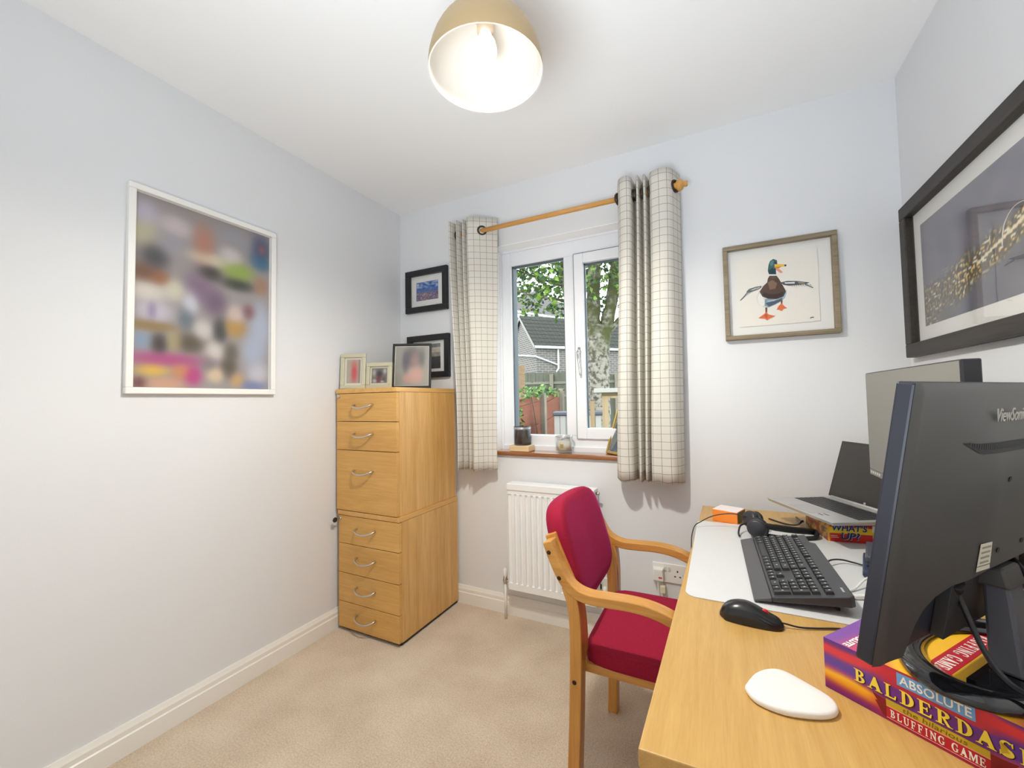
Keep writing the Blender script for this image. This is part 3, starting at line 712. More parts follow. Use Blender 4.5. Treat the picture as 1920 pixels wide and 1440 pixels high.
MB().lathe([(.0005, .0125), (.034, .0125), (.034, .062), (.0005, .062)], go, 24).build('wax', mat('pale_olive_wax', (.80, .78, .66, 1), .5), gl, go)
MB().lathe([(.0445, .086), (.0445, .090), (.049, .090), (.049, .086)], go, 28).build('rim', M_chrome, gl, go)
MB().box(-.758, -.738, go[1]-.0352, go[1]-.0342, SZ+.028, SZ+.048).build('sticker', mat('gold_label', rgb(196, 170, 96), .4, .3), gl, go)
standing('photo_frame', 'gilt photo frame leaning on the window sill, half behind the right curtain', 'photo frame', (-.536, 2.146, SZ), math.radians(-42), .115, .235, math.radians(19), .012, .012, mat('gilt_wood', rgb(196, 160, 84), .35, .5),
         blur_print([(.4, .6, .3, .3, (60, 78, 66)), (.4, .9, .3, .12, (104, 106, 140)), (.5, .25, .3, .2, (120, 134, 124))], (90, 104, 96)), .002, back=False)

# ------------------------------------------------------------------ radiator
rx0, rx1, ry, rz0, rz1 = -1.028, -.558, 1.988, .172, .730
rad = thing('radiator', 'white ribbed panel radiator under the window behind the chair', 'radiator', (-.79, YB, rz0)); ro = (-.79, YB, rz0)
M_rad = mat('white_radiator_enamel', (.87, .88, .88, 1), .3)
n = 14; pw = (rx1-rx0-.03)/n; path = []
for k in range(n):
    x = rx0+.015+k*pw
    path += [(x, ry+.004), (x+pw*.14, ry+.004), (x+pw*.26, ry-.007), (x+pw*.74, ry-.007), (x+pw*.86, ry+.004)]
path.append((rx1-.015, ry+.004))
path = [(rx0, ry)]+path+[(rx1, ry)]
b = MB(); poly = path+[(rx1, ry+.012), (rx0, ry+.012)]
b.prism(poly, 'Z', rz0+.035, rz1-.055)
b.box(rx0, rx1, ry-.005, ry+.014, rz0, rz0+.036).box(rx0, rx1, ry-.005, ry+.014, rz1-.058, rz1-.036)
b.build('panel', M_rad, rad, ro, bevel=.002)
MB().box(rx0+.004, rx1-.004, ry+.05, ry+.062, rz0, rz1-.04).build('rear_panel', M_rad, rad, ro)
b = MB().box(rx0-.003, rx1+.003, ry-.010, ry+.066, rz1-.036, rz1)
b.build('top_cover', M_rad, rad, ro, bevel=.004)
for x in (rx0-.003, rx1+.001): MB().box(x, x+.002, ry-.004, ry+.062, rz0+.01, rz1-.036).build('end_cap', M_rad, rad, ro)
for x in (rx0+.09, rx1-.09): MB().box(x-.015, x+.015, ry+.062, YB, rz1-.12, rz1-.06).build('bracket', M_rad, rad, ro)
for sx, x in ((-1, rx0-.036), (1, rx1+.036)):
    b = MB().lathe([(.009, -.012), (.013, -.010), (.013, .010), (.011, .014), (.011, .024), (.008, .026)], (x, ry+.025, rz0+.028), 14, cap0=True, cap1=True)
    b.cyl((x, ry+.025, rz0+.028), (x-sx*.036, ry+.025, rz0+.028), .009, n=12)
    v = b.build('valve', M_steel, rad, ro)
    MB().lathe([(.009, .024), (.0115, .028), (.0105, .062), (.006, .066)], (x, ry+.025, rz0+.028), 14, cap1=True).build('valve_cap', M_white, v, ro)
    MB().cyl((x, ry+.025, 0), (x, ry+.025, rz0+.018), .0078, n=12).build('pipe', M_trim, rad, ro)
MB().lathe([(.007, 0), (.007, .016), (.004, .018)], (rx1+.003, ry+.028, rz1-.022), 10, axis='X', cap0=True, cap1=True).build('bleed_valve', M_steel, rad, ro)

# ------------------------------------------------------------------ sockets, plug
def rocker(o, x, z, y, t, w=.009, h=.016):
    MB().hexa([(x-w/2, y, z-h/2), (x+w/2, y, z-h/2), (x+w/2, y-.0035, z-h/2), (x-w/2, y-.0035, z-h/2)][::-1], [(x-w/2, y, z+h/2), (x+w/2, y, z+h/2), (x+w/2, y-.001, z+h/2), (x-w/2, y-.001, z+h/2)][::-1]).build('rocker_switch', mat('grey_white_switch', rgb(206, 204, 198), .35), t, o)
sk = thing('wall_socket', 'white double wall socket on the back wall beside the desk', 'socket', (-.232, YB, .356)); so = (-.232, YB, .356)
MB().box(-.306, -.158, YB-.009, YB, .314, .400).build('plate', M_white, sk, so, bevel=.003)
rocker(so, -.250, .377, YB-.009, sk); rocker(so, -.232, .377, YB-.009, sk)
for x in (-.197,):
    for dx, z, w, h in ((0, .370, .003, .004), (-.011, .3465, .0042, .0025), (.011, .3465, .0042, .0025)):
        MB().box(x+dx-w, x+dx+w, YB-.0096, YB-.0089, z-h, z+h).build('pin_hole', M_black, sk, so)
for x in (-.294, -.170): MB().lathe([(.003, 0), (.003, -.0006)], (x, YB-.009, .356), 8, axis='Y', cap0=True, cap1=True).build('screw', M_steel, sk, so)
pl = thing('plug', 'white three pin plug with red mark in the left half of the double socket', 'plug', (-.279, YB-.010, .352)); po2 = (-.279, YB-.010, .352)
b = MB(); b.hexa([(-.304, YB-.0095, .322), (-.254, YB-.0095, .322), (-.257, YB-.038, .326), (-.301, YB-.038, .326)][::-1], [(-.304, YB-.0095, .382), (-.254, YB-.0095, .382), (-.259, YB-.038, .378), (-.299, YB-.038, .378)][::-1])
b.build('body', M_white, pl, po2, bevel=.003)
MB().box(-.277, -.262, YB-.0392, YB-.038, .338, .345).build('fuse_mark', mat('red_print', rgb(206, 84, 72), .5), pl, po2)
MB().tube(smooth_path([(-.279, YB-.024, .324), (-.281, YB-.026, .30), (-.280, YB-.022, .25), (-.279, YB-.020, .18), (-.262, YB-.028, .10), (-.24, YB-.05, .006)], 5), .0028, 8).build('flex', M_white, pl, po2)
ad = thing('plug_adaptor', 'small cream adaptor hanging on a thin lead below the double socket', 'adaptor', (-.260, YB-.020, .284)); ao = (-.260, YB-.020, .284)
MB().box(-.272, -.249, YB-.034, YB-.012, .270, .303).build('body', mat('cream_plastic', rgb(222, 214, 188), .4), ad, ao, bevel=.003)
MB().tube(smooth_path([(-.262, YB-.022, .27), (-.264, YB-.020, .2), (-.25, YB-.03, .1), (-.2, YB-.05, .006)], 5), .0018, 6).tube([(-.262, YB-.022, .302), (-.262, YB-.012, .314)], .0018, 6).build('lead', M_white, ad, ao)
sp = thing('wall_switch', 'white fused wall switch low on the back wall right of the radiator', 'switch', (-.551, YB, .240)); s2 = (-.551, YB, .240)
MB().box(-.592, -.508, YB-.009, YB, .198, .284).build('plate', M_white, sp, s2, bevel=.003)
MB().box(-.566, -.544, YB-.0105, YB-.009, .216, .262).build('rocker_panel', mat('cream_plastic', rgb(222, 214, 188), .4), sp, s2, bevel=.001)
MB().box(-.559, -.551, YB-.0112, YB-.0105, .228, .252).build('indicator', M_black, sp, s2)

# ------------------------------------------------------------------ chair (faces the desk, +X)
ch = thing('armchair', 'magenta upholstered office armchair with curved beech arms at the desk', 'chair', (-.18, 1.37, 0)); cho = (-.18, 1.37, 0)
M_bolt = mat('bronze_bolt', (.05, .035, .02, 1), .35, .8)
arm = smooth_path([(x, z, 0) for x, z in [(-.455, .764), (-.439, .722), (-.420, .682), (-.400, .652), (-.372, .632), (-.335, .6235), (-.285, .6245), (-.225, .6265), (-.170, .6215), (-.120, .606), (-.080, .580), (-.052, .540), (-.036, .480), (-.028, .36), (-.024, .18), (-.022, 0)]], 5)
arm = [(p.x, p.y) for p in arm]
leg = smooth_path([(x, z, 0) for x, z in [(-.394, 0), (-.389, .16), (-.382, .30), (-.3765, .46), (-.376, .54), (-.381, .595), (-.389, .625), (-.398, .648)]], 5)
leg = [(p.x, p.y) for p in leg]
upr = smooth_path([(x, z, 0) for x, z in [(-.377, .44), (-.378, .52), (-.386, .59), (-.408, .65), (-.434, .708), (-.462, .772)]], 4)
upr = [(p.x, p.y) for p in upr]
for y0, y1, u0, u1 in ((1.115, 1.160, 1.160, 1.187), (1.580, 1.625, 1.553, 1.580)):
    MB().strip(arm, y0, y1, 'Y', .027).build('armrest', M_bent, ch, cho, bevel=.003)
    MB().strip(leg, y0+.001, y1-.001, 'Y', .034).build('rear_leg', M_bent_v, ch, cho, bevel=.003)
    MB().strip(upr, u0, u1, 'Y', .034).build('back_upright', M_bent_v, ch, cho, bevel=.003)
    MB().box(-.376, -.03, u0, u1, .402, .426).build('seat_rail', M_bent, ch, cho, bevel=.003)
    yo = y0 if y0 < 1.3 else y1; sg = -1 if y0 < 1.3 else 1
    for x, z in ((-.4485, .735), (-.419, .668), (-.381, .393)):
        MB().lathe([(.0005, sg*.0014), (.0048, sg*.0014), (.0062, 0)], (x, yo, z), 12, axis='Y').build('bolt', M_bolt, ch, cho)
MB().box(-.385, -.358, 1.187, 1.553, .395, .425).build('cross_rail', M_bent, ch, cho, bevel=.003)
MB().box(-.055, -.028, 1.187, 1.553, .395, .425).build('cross_rail', M_bent, ch, cho, bevel=.003)
def pillow(cx, ux, vx, nx, w, h, th, rc, crown=0.0, concave=0.0, pw=5.0, crisp=False):
    """upholstered pad: superellipse outline in (u,v), rounded edge; u,v,n unit vectors"""
    b = MB(); N = 28; rings = []
    ux, vx, nx, cx = Vector(ux), Vector(vx), Vector(nx), Vector(cx)
    prof = [(0.0, 1.0), (.5, 1.0), (.8, .985), (.92, .94), (.975, .82), (1.0, .55), (1.004, .2), (1.0, -.2), (.985, -.6), (.95, -.9), (.9, -1.0), (.5, -1.0), (0, -1.0)]
    if crisp: prof = [(0.0, 1.0), (.5, 1.0), (.86, 1.0), (.945, .97), (.975, .88), (.992, .6), (.998, .1), (1.0, -.5), (.99, -.9), (.95, -1.0), (.5, -1.0), (0, -1.0)]
    m = 72
    v = []
    for s, k in prof:
        for i in range(m):
            a = 2*PI*i/m; c_, s_ = math.cos(a), math.sin(a)
            q = (abs(c_)**pw+abs(s_)**pw)**(-1/pw)
            u, w_2 = c_*q*s*w/2, s_*q*s*h/2
            top = k*th/2+(crown*(1-(2*u/w)**2)*(1-(2*w_2/h)**2) if k > 0 else 0)-concave*(1-(2*u/w)**2)
            v.append(cx+ux*u+vx*w_2+nx*top)
    f = []
    for r in range(len(prof)-1):
        for i in range(m): f.append((r*m+i, r*m+(i+1) % m, (r+1)*m+(i+1) % m, (r+1)*m+i))
    b.add(v, f, 0, True); return b
ln = math.atan2(.088, .30)
vup = Vector((-math.sin(ln), 0, math.cos(ln))); nfr = Vector((math.cos(ln), 0, math.sin(ln)))
pillow((-.427, 1.370, .704), (0, 1, 0), vup, nfr, .400, .312, .064, .06, .006, .012, 3.8).build('backrest', M_magenta, ch, cho)
pillow((-.163, 1.370, .444), (0, 1, 0), (1, 0, 0), (0, 0, 1), .424, .425, .046, .05, .006, 0, 8.0, True).build('seat', M_magenta, ch, cho)

# ------------------------------------------------------------------ desk
DZ = .700
dk = thing('desk', 'light oak office desk against the right wall under the screens', 'desk', (.27, 1.30, 0)); dko = (.27, 1.30, 0)
q0, q1, q2, q3 = (-.113, .586), (.632, .604), (.650, 2.022), (-.079, 1.998)
MB().hexa([p+(DZ-.025,) for p in (q0, q1, q2, q3)], [p+(DZ,) for p in (q0, q1, q2, q3)]).build('desktop', M_oak, dk, dko, bevel=.002)
M_oakend = wood('oak_end_panel', rgb(176, 134, 78), rgb(206, 162, 100), .45, 'X', 1.0)
MB().hexa([(-.108, .588, 0), (.60, .604, 0), (.60, .630, 0), (-.107, .613, 0)], [(-.108, .588, DZ-.0255), (.60, .604, DZ-.0255), (.60, .630, DZ-.0255), (-.107, .613, DZ-.0255)]).build('end_panel', M_oakend, dk, dko, bevel=.001)
MB().hexa([(-.03, 1.955, 0), (.61, 1.97, 0), (.61, 1.996, 0), (-.03, 1.981, 0)], [(-.03, 1.955, DZ-.0255), (.61, 1.97, DZ-.0255), (.61, 1.996, DZ-.0255), (-.03, 1.981, DZ-.0255)]).build('end_panel', M_oakend, dk, dko, bevel=.001)
MB().box(.57, .588, .631, 1.968, .30, DZ-.0255).build('modesty_panel', M_oak, dk, dko)

# white writing mat
def rrect(x0, x1, y0, y1, r, n=6):
    out = []
    for cx, cy, a in ((x1-r, y0+r, -90), (x1-r, y1-r, 0), (x0+r, y1-r, 90), (x0+r, y0+r, 180)):
        for k in range(n+1): out.append((cx+r*math.cos(math.radians(a+90*k/n)), cy+r*math.sin(math.radians(a+90*k/n))))
    return out
mt = MB().prism(rrect(-.088, .452, 1.074, 1.742, .028), 'Z', DZ+.0003, DZ+.0022).build('desk_mat', mat('white_leatherette_mat', (.66, .66, .655, 1), .5, bump=(900, .05)), None, (.18, 1.40, DZ))
tag(mt, 'large white desk mat with rounded corners under the black keyboard', 'desk mat')
MZ = DZ+.0023

# ------------------------------------------------------------------ keyboard (local a along its length, rows across; user sits at -X)
kb = thing('keyboard', 'black full size computer keyboard with palm rest on the white mat', 'keyboard', (.049, 1.540, MZ), math.radians(-90)+math.radians(1.2))
kb.scale = (.993, .97, 1); kb.rotation_euler = (math.radians(5.5), 0, kb.rotation_euler.z)
# local x = a (left to right for the user), local y = depth away from the user
def kz(y): return .011+.016*(y/.19)
M_kbd = mat('dark_grey_keyboard', (.045, .047, .052, 1), .45, bump=(1500, .03))
M_key = mat('black_keycap', (.022, .023, .026, 1), .42)
M_leg = mat('white_key_legend', (.75, .75, .75, 1), .5)
b = MB(); KL = .444
out = [(0, .036), (KL, .036), (KL, .182), (KL-.008, .192), (.085, .192), (.070, .180), (.0, .180)]
vb = [(x, y, .004) for x, y in out]; vt = [(x, y, kz(y)) for x, y in out]; nn = len(out)
b.add(vb+vt, [tuple(range(nn))[::-1], tuple(range(nn, 2*nn))]+[(i, (i+1) % nn, nn+(i+1) % nn, nn+i) for i in range(nn)])
b.build('body', M_kbd, kb, bevel=.002)
MB().hexa([(0, -.002, .002), (KL, -.002, .002), (KL, .0355, .004), (0, .0355, .004)], [(0, -.002, .007), (KL, -.002, .007), (KL, .0355, .0135), (0, .0355, .0135)]).build('palm_rest', mat('grey_palm_rest', (.075, .075, .082, 1), .4), kb, bevel=.003)
for fx in (.03, KL-.07): MB().box(fx, fx+.04, .160, .167, -.0150, .005).build('foot', M_black, kb)
MB().box(KL-.050, KL-.026, .176, .180, kz(.178)-.001, kz(.178)+.0006).build('badge', mat('silver_badge', (.55, .57, .6, 1), .3, .6), kb)
keymesh = {}
P_ = .0187
def put_key(a, row_y, w, d=1.0):
    k = (round(w, 3), round(d, 3))
    if k not in keymesh:
        W, D, hh = w*P_-.0016, d*P_-.0016, .0085
        m = MB().hexa([(-W/2, -D/2, 0), (W/2, -D/2, 0), (W/2, D/2, 0), (-W/2, D/2, 0)], [(-W/2+.0022, -D/2+.0026, hh), (W/2-.0022, -D/2+.0026, hh), (W/2-.0022, D/2-.0010, hh), (-W/2+.0022, D/2-.0010, hh)])
        if w < 3: m.box(-.0032, -.0006, .0000, .0040, hh-.0001, hh+.00015, 1)
        o = m.build('key', [M_key, M_leg], kb); keymesh[k] = o.data
    else:
        o = bpy.data.objects.new('key', keymesh[k]); C.objects.link(o); o.parent = kb
    o.location = (a, row_y, kz(row_y)-.0022); o.rotation_euler = (math.atan(.016/.19), 0, 0)
def row(y, a0, ws):
    a = a0
    for w in ws:
        if w < 0: a += -w*P_; continue
        put_key(a+w*P_/2, y, w); a += w*P_
A0 = .008; RY = [.050+P_*k for k in range(5)]; FR = RY[4]+P_*1.35
row(RY[0], A0, [1.25, 1.25, 1.25, 6.25, 1.25, 1.25, 1.25, 1.25])
row(RY[1], A0, [1.25, 1]+[1]*10+[2.75]); row(RY[2], A0, [1.75]+[1]*11+[2.25]); row(RY[3], A0, [1.5]+[1]*12+[1.5]); row(RY[4], A0, [1]*13+[2])
row(FR, A0, [1, -1, 1, 1, 1, 1, -.5, 1, 1, 1, 1, -.5, 1, 1, 1, 1])
NA = A0+15*P_+.006
row(FR, NA, [1, 1, 1]); row(RY[4], NA, [1, 1, 1]); row(RY[3], NA, [1, 1, 1]); row(RY[1], NA+P_, [1]); row(RY[0], NA, [1, 1, 1])
MA = NA+3*P_+.006
row(FR, MA, [1, 1, 1, 1]); row(RY[4], MA, [1, 1, 1, 1]); row(RY[3], MA, [1, 1, 1]); row(RY[2], MA, [1, 1, 1]); row(RY[1], MA, [1, 1, 1]); row(RY[0], MA, [2, 1])
put_key(MA+3.5*P_, (RY[3]+RY[2])/2, 1, 2); put_key(MA+3.5*P_, (RY[1]+RY[0])/2, 1, 2)

def cable(name, pts, r, m, label, k=6, org=None):
    o = MB().tube(smooth_path(pts, k), r, 8).build(name, m, None, org or pts[0])
    return tag(o, label, 'cable') if label else o
cable('keyboard_cable', [(.243, 1.40, MZ+.010), (.262, 1.425, MZ+.014), (.290, 1.450, MZ+.010), (.318, 1.450, MZ+.006), (.35, 1.44, MZ+.004), (.40, 1.46, MZ+.004)], .0022, M_black, 'short black lead running from the keyboard to the dark blue cases')

# ------------------------------------------------------------------ mouse
ms = thing('computer_mouse', 'black computer mouse with a red wheel on the oak desktop', 'mouse', (.044, 1.012, DZ), math.radians(-3))
b = MB(); N = 22; Mr = 16
def mouse_pt(u, w):
    """u 0..1 palm to buttons, w 0..1 around the top from side to side"""
    x = -.058+.116*u; hw = .0285*(1-abs(2*u-1)**3.2*.42)*math.sqrt(max(0.0, 1-(max(0, .16-u)/.16)**2*.9))*math.sqrt(max(0.02, 1-(max(0, u-.93)/.07)**2*.6))
    hz = .0375*(max(0.02, 1-(max(0, .42-u)/.42)**2.2))**.5*(1-.62*sstep(.40, 1.0, u))*math.sqrt(max(.12, 1-(max(0, u-.88)/.12)**2*.88)) 
    a = PI*w; y = -math.cos(a)*hw; z = .002+max(0, math.sin(a))**.62*hz
    return (x, y*(1-.06*math.sin(a)), z)
b.grid(mouse_pt, N, Mr)
b.add([mouse_pt(i/N, 0) for i in range(N+1)]+[mouse_pt(i/N, 1) for i in range(N+1)], [(i+1, i, N+1+i, N+2+i) for i in range(N)])
e0 = [mouse_pt(1, j/Mr) for j in range(Mr+1)]; b.add(e0, [tuple(range(Mr+1))]); e1 = [mouse_pt(0, j/Mr) for j in range(Mr+1)]; b.add(e1, [tuple(range(Mr+1))[::-1]])
b.build('shell', mat('satin_black_plastic', (.012, .012, .013, 1), .25), ms)
MB().lathe([(.0005, -.0035), (.0062, -.0035), (.0072, -.001), (.0072, .001), (.0062, .0035), (.0005, .0035)], (.026, 0, .0235), 18, axis='Y').build('scroll_wheel', mat('red_rubber', (.55, .02, .03, 1), .4), ms)
MB().prism(rrect(-.05, .05, -.024, .024, .01), 'Z', 0, .002).build('base', M_black, ms)
cable('mouse_cable', [(.090, 1.009, DZ+.010), (.106, 1.011, DZ+.008), (.130, 1.016, DZ+.004), (.16, 1.028, DZ+.003), (.20, 1.045, DZ+.003), (.24, 1.055, DZ+.003), (.31, 1.12, DZ+.006)], .0018, M_black, 'thin black lead from the mouse across the desktop towards the near monitor')

# ------------------------------------------------------------------ white rounded pad
pts = [(.022, .765), (.025, .780), (.038, .810), (.059, .833), (.082, .838), (.115, .815), (.138, .794), (.1425, .774), (.133, .756), (.109, .742), (.070, .733), (.036, .742)]
cxp = (sum(p[0] for p in pts)/12, sum(p[1] for p in pts)/12)
sm = [];
for i in range(12):
    p0, p1, p2, p3 = (Vector(pts[(i+k-1) % 12]) for k in range(4))
    for j in range(4):
        t = j/4; sm.append(.5*((2*p1)+(p2-p0)*t+(2*p0-5*p1+4*p2-p3)*t*t+(3*p1-p0-3*p2+p3)*t**3))
b = MB(); prof = [(0, .94), (.0015, .985), (.004, 1.0), (.0075, .99), (.0095, .965), (.0105, .92), (.0108, .6)]
v = []; m = len(sm)
for hz, s in prof:
    for p in sm: v.append((cxp[0]+(p.x-cxp[0])*s, cxp[1]+(p.y-cxp[1])*s, DZ+.0004+hz))
f = [(r*m+i, r*m+(i+1) % m, (r+1)*m+(i+1) % m, (r+1)*m+i) for r in range(len(prof)-1) for i in range(m)]+[tuple(range(m))[::-1], tuple((len(prof)-1)*m+i for i in range(m))]
b.add(v, f, 0, True)
wp = b.build('coaster_pad', mat('matt_white_plastic', (.80, .77, .73, 1), .45), None, (cxp[0], cxp[1], DZ))
tag(wp, 'smooth white egg shaped pad lying on the near end of the desk', 'pad')

# ------------------------------------------------------------------ board game box under the near monitor
BA = math.radians(-37.5)
bb = thing('board_game_box', 'purple and orange board game box with yellow lettering under the near monitor', 'game box', (.1385, .8375, DZ+.0004), BA, 'board game boxes used as risers')
BW, BD, BH = .270, .270, .0775
def mixc(a, c, t): t = max(0, min(1, t)); return tuple(x+(y-x)*t for x, y in zip(a, c))
PUR, RED, ORA, YEL, MAG = (92, 42, 132), (214, 44, 52), (240, 150, 40), (250, 206, 50), (176, 30, 96)
def face_col(u, v):
    """front of the lid: sunset streaks"""
    x = u*BW; z = v*BH; w = .0025*noise.noise(Vector((x*18, z*60, 0)))
    zz = z+w
    stops = [(0, (112, 30, 120)), (.008, (140, 34, 110)), (.020, (236, 150, 40)), (.028, (250, 190, 40)), (.034, (176, 70, 110)), (.040, (98, 52, 150)), (.050, (96, 50, 146)), (.058, (220, 44, 56)), (.066, (218, 50, 60)), (.071, (110, 40, 120)), (.0775, (84, 44, 140))]
    zz += .006*sstep(.02, .09, x)*math.sin(z*70) 
    for (a, c), (d, e) in zip(stops[:-1], stops[1:]):
        if zz <= d: col = mixc(c, e, (zz-a)/(d-a)); break
    else: col = stops[-1][1]
    mid = sstep(.05, .09, x)*(1-sstep(.175, .2, x))
    tgt = (196, 40, 60) if z > .052 else ((106, 40, 130) if z > .028 else (176, 26, 70))
    col = mixc(col, tgt, mid*.9)
    return lin(col)+(1,)
def top_col(u, v):
    x = u*BW; y = v*BD
    c = mixc((126, 70, 160), (216, 70, 110), sstep(.0, .05, x-.15*y+.02*noise.noise(Vector((x*30, y*10, 2)))))
    c = mixc(c, (236, 120, 60), sstep(.045, .075, x)); c = mixc(c, (250, 190, 44), sstep(.075, .10, x+.05*math.sin(y*14)))
    c = mixc(c, (200, 50, 90), sstep(.19, .23, x))
    return lin(c)+(1,)
b = MB(); b.box(.0012, BW-.0012, .0012, BD-.0012, 0, BH-.0012, 0, lin((120, 40, 110))+(1,))
b.build('box_base', M_print, bb, bevel=.001)
MB().grid(lambda u, v: (u*BW, 0, v*BH), 60, 34, colfn=face_col).build('front_print', M_printg, bb, fix=False)
MB().grid(lambda u, v: (u*BW, v*BD, BH), 40, 40, colfn=top_col).build('lid', M_printg, bb, fix=False)
MB().grid(lambda u, v: (0, BD*(1-u), v*BH), 40, 20, colfn=lambda u, v: face_col(.02*u, v)).build('side_print', M_printg, bb, fix=False)
MB().grid(lambda u, v: (BW, BD*u, v*BH), 40, 20, colfn=lambda u, v: face_col(.02*u, v)).build('side_print', M_printg, bb, fix=False)
def ink(name, c, rough=.4): return mat(name, rgb(*c), rough)
I_yel, I_dark, I_blue, I_white, I_red, I_gold = ink('yellow_ink', (246, 214, 70)), ink('dark_plum_ink', (52, 18, 40)), ink('sky_blue_ink', (104, 160, 214)), ink('white_ink', (240, 236, 228)), ink('crimson_ink', (186, 24, 44)), ink('old_gold_ink', (196, 164, 40))
def FM(x, z, d=.0006): return frameM((x, -d, z), (1, 0, 0), (0, 0, 1))
# ribbon banner behind the strap line
b = MB(); b.add([(.063, -.0004, .030), (.069, -.0004, .021), (.066, -.0004, .0205), (.0755, -.0004, .004), (.0805, -.0004, .0035), (.0805, -.0004, .027), (.072, -.0004, .0285)], [tuple(range(7))])
b.build('ribbon_end', ink('dark_red_ink', (128, 16, 30)), bb)
b = MB(); b.add([(.205, -.0004, .030), (.199, -.0004, .021), (.202, -.0004, .0205), (.1925, -.0004, .004), (.1805, -.0004, .0035), (.1805, -.0004, .027), (.196, -.0004, .0285)], [tuple(range(7))[::-1]])
b.build('ribbon_end', ink('dark_red_ink', (128, 16, 30)), bb)
MB().box(.0795, .1815, -.0006, -.0004, .0045, .0205).build('ribbon', I_red, bb)
MB().box(.0795, .1815, -.0007, -.0004, .0207, .0300).build('gold_band', I_gold, bb)
MB().box(.0795, .1815, -.0007, -.0005, .0200, .0209).box(.0795, .1815, -.0007, -.0005, .0040, .0048).build('ribbon_edging', ink('pale_pink_ink', (240, 170, 170)), bb)
MB().box(.0930, .1705, -.0006, -.0004, .0572, .0745).build('blue_panel', I_blue, bb)
def serif_word(name, body, x0, x1, z0, z1, m, parent, fm, stroke=.0):
    o = text(name, body, .02, m, parent, fm(x0, z0), .00015, x1-x0, z1-z0, offset=stroke)
    return o
# lettering built letter by letter with slab serifs
GL = {  # unit glyphs: list of polygons in 0..1 x 0..1
 'L': [[(0.1, 0), (.9, 0), (.95, .3), (.86, .3), (.78, .1), (.42, .1), (.42, .93), (.55, .96), (.55, 1), (.05, 1), (.05, .96), (.2, .93), (.2, .07), (.1, .04)]],
 'E': [[(.05, 0), (.92, 0), (.97, .28), (.89, .28), (.8, .09), (.42, .09), (.42, .46), (.62, .46), (.66, .34), (.72, .34), (.72, .66), (.66, .66), (.62, .55), (.42, .55), (.42, .91), (.76, .91), (.84, .74), (.91, .74), (.88, 1), (.05, 1), (.05, .96), (.2, .93), (.2, .07), (.05, .04)]],
 'A': [[(-.03, 0), (.34, 0), (.34, .04), (.24, .07), (.31, .27), (.60, .27), (.67, .07), (.55, .04), (.55, 0), (1.05, 0), (1.05, .04), (.94, .08), (.60, 1.02), (.47, 1.02), (.12, .08), (-.03, .04)]],
 'I': [[(.2, 0), (.8, 0), (.8, .04), (.63, .08), (.63, .92), (.8, .96), (.8, 1), (.2, 1), (.2, .96), (.37, .92), (.37, .08), (.2, .04)]],
 'F': [[(.05, 0), (.6, 0), (.6, .04), (.42, .07), (.42, .46), (.64, .46), (.68, .34), (.74, .34), (.74, .66), (.68, .66), (.64, .55), (.42, .55), (.42, .91), (.78, .91), (.86, .74), (.93, .74), (.9, 1), (.05, 1), (.05, .96), (.2, .93), (.2, .07), (.05, .04)]],
 'H': [[(.02, 0), (.45, 0), (.45, .04), (.36, .07), (.36, .46), (.66, .46), (.66, .07), (.57, .04), (.57, 0), (1, 0), (1, .04), (.88, .07), (.88, .93), (1, .96), (1, 1), (.57, 1), (.57, .96), (.66, .93), (.66, .55), (.36, .55), (.36, .93), (.45, .96), (.45, 1), (.02, 1), (.02, .96), (.14, .93), (.14, .07), (.02, .04)]],
 'N': [[(.0, 0), (.34, 0), (.34, .04), (.24, .08), (.24, .74), (.78, -.02), (.88, -.02), (.88, .92), (1, .96), (1, 1), (.66, 1), (.66, .96), (.76, .92), (.76, .36), (.30, 1), (.0, 1), (.0, .96), (.12, .90), (.12, .08), (.0, .04)]],
 'U': [[(.0, .96), (.14, .92), (.14, .3), (.2, .1), (.38, -.02), (.62, -.02), (.8, .1), (.86, .3), (.86, .92), (1, .96), (1, 1), (.62, 1), (.62, .96), (.74, .92), (.74, .3), (.68, .15), (.56, .08), (.46, .1), (.38, .22), (.36, .35), (.36, .92), (.48, .96), (.48, 1), (.0, 1)]],
 'M': [[(-.05, 0), (.27, 0), (.27, .04), (.18, .08), (.18, .76), (.48, 0), (.54, 0), (.84, .78), (.84, .08), (.74, .04), (.74, 0), (1.12, 0), (1.12, .04), (1.04, .08), (1.04, .92), (1.12, .96), (1.12, 1), (.80, 1), (.56, .36), (.30, 1), (-.05, 1), (-.05, .96), (.07, .92), (.07, .08), (-.05, .04)]],
}
def arc(cx, cy, rx, ry, a0, a1, n=9): return [(cx+rx*math.cos(math.radians(a0+(a1-a0)*k/n)), cy+ry*math.sin(math.radians(a0+(a1-a0)*k/n))) for k in range(n+1)]
def band(o, i): return o+i[::-1]
GL['D'] = [[(.05, 0), (.45, 0), (.42, .08), (.42, .92), (.45, 1), (.05, 1), (.05, .96), (.2, .93), (.2, .07), (.05, .04)], band(arc(.45, .5, .52, .5, 90, -90), arc(.42, .5, .29, .42, 90, -90))]
GL['B'] = [[(.05, 0), (.45, 0), (.42, .08), (.42, .92), (.45, 1), (.05, 1), (.05, .96), (.2, .93), (.2, .07), (.05, .04)], band(arc(.45, .27, .47, .275, 90, -90), arc(.42, .27, .25, .19, 90, -90)), band(arc(.45, .755, .40, .25, 90, -90), arc(.42, .755, .20, .17, 90, -90))]
GL['R'] = [[(.05, 0), (.55, 0), (.55, .04), (.42, .07), (.42, .92), (.45, 1), (.05, 1), (.05, .96), (.2, .93), (.2, .07), (.05, .04)], band(arc(.45, .735, .44, .265, 90, -90), arc(.42, .735, .22, .18, 90, -90)), [(.44, .48), (.62, .48), (.90, .06), (1.04, .04), (1.04, 0), (.74, 0)]]
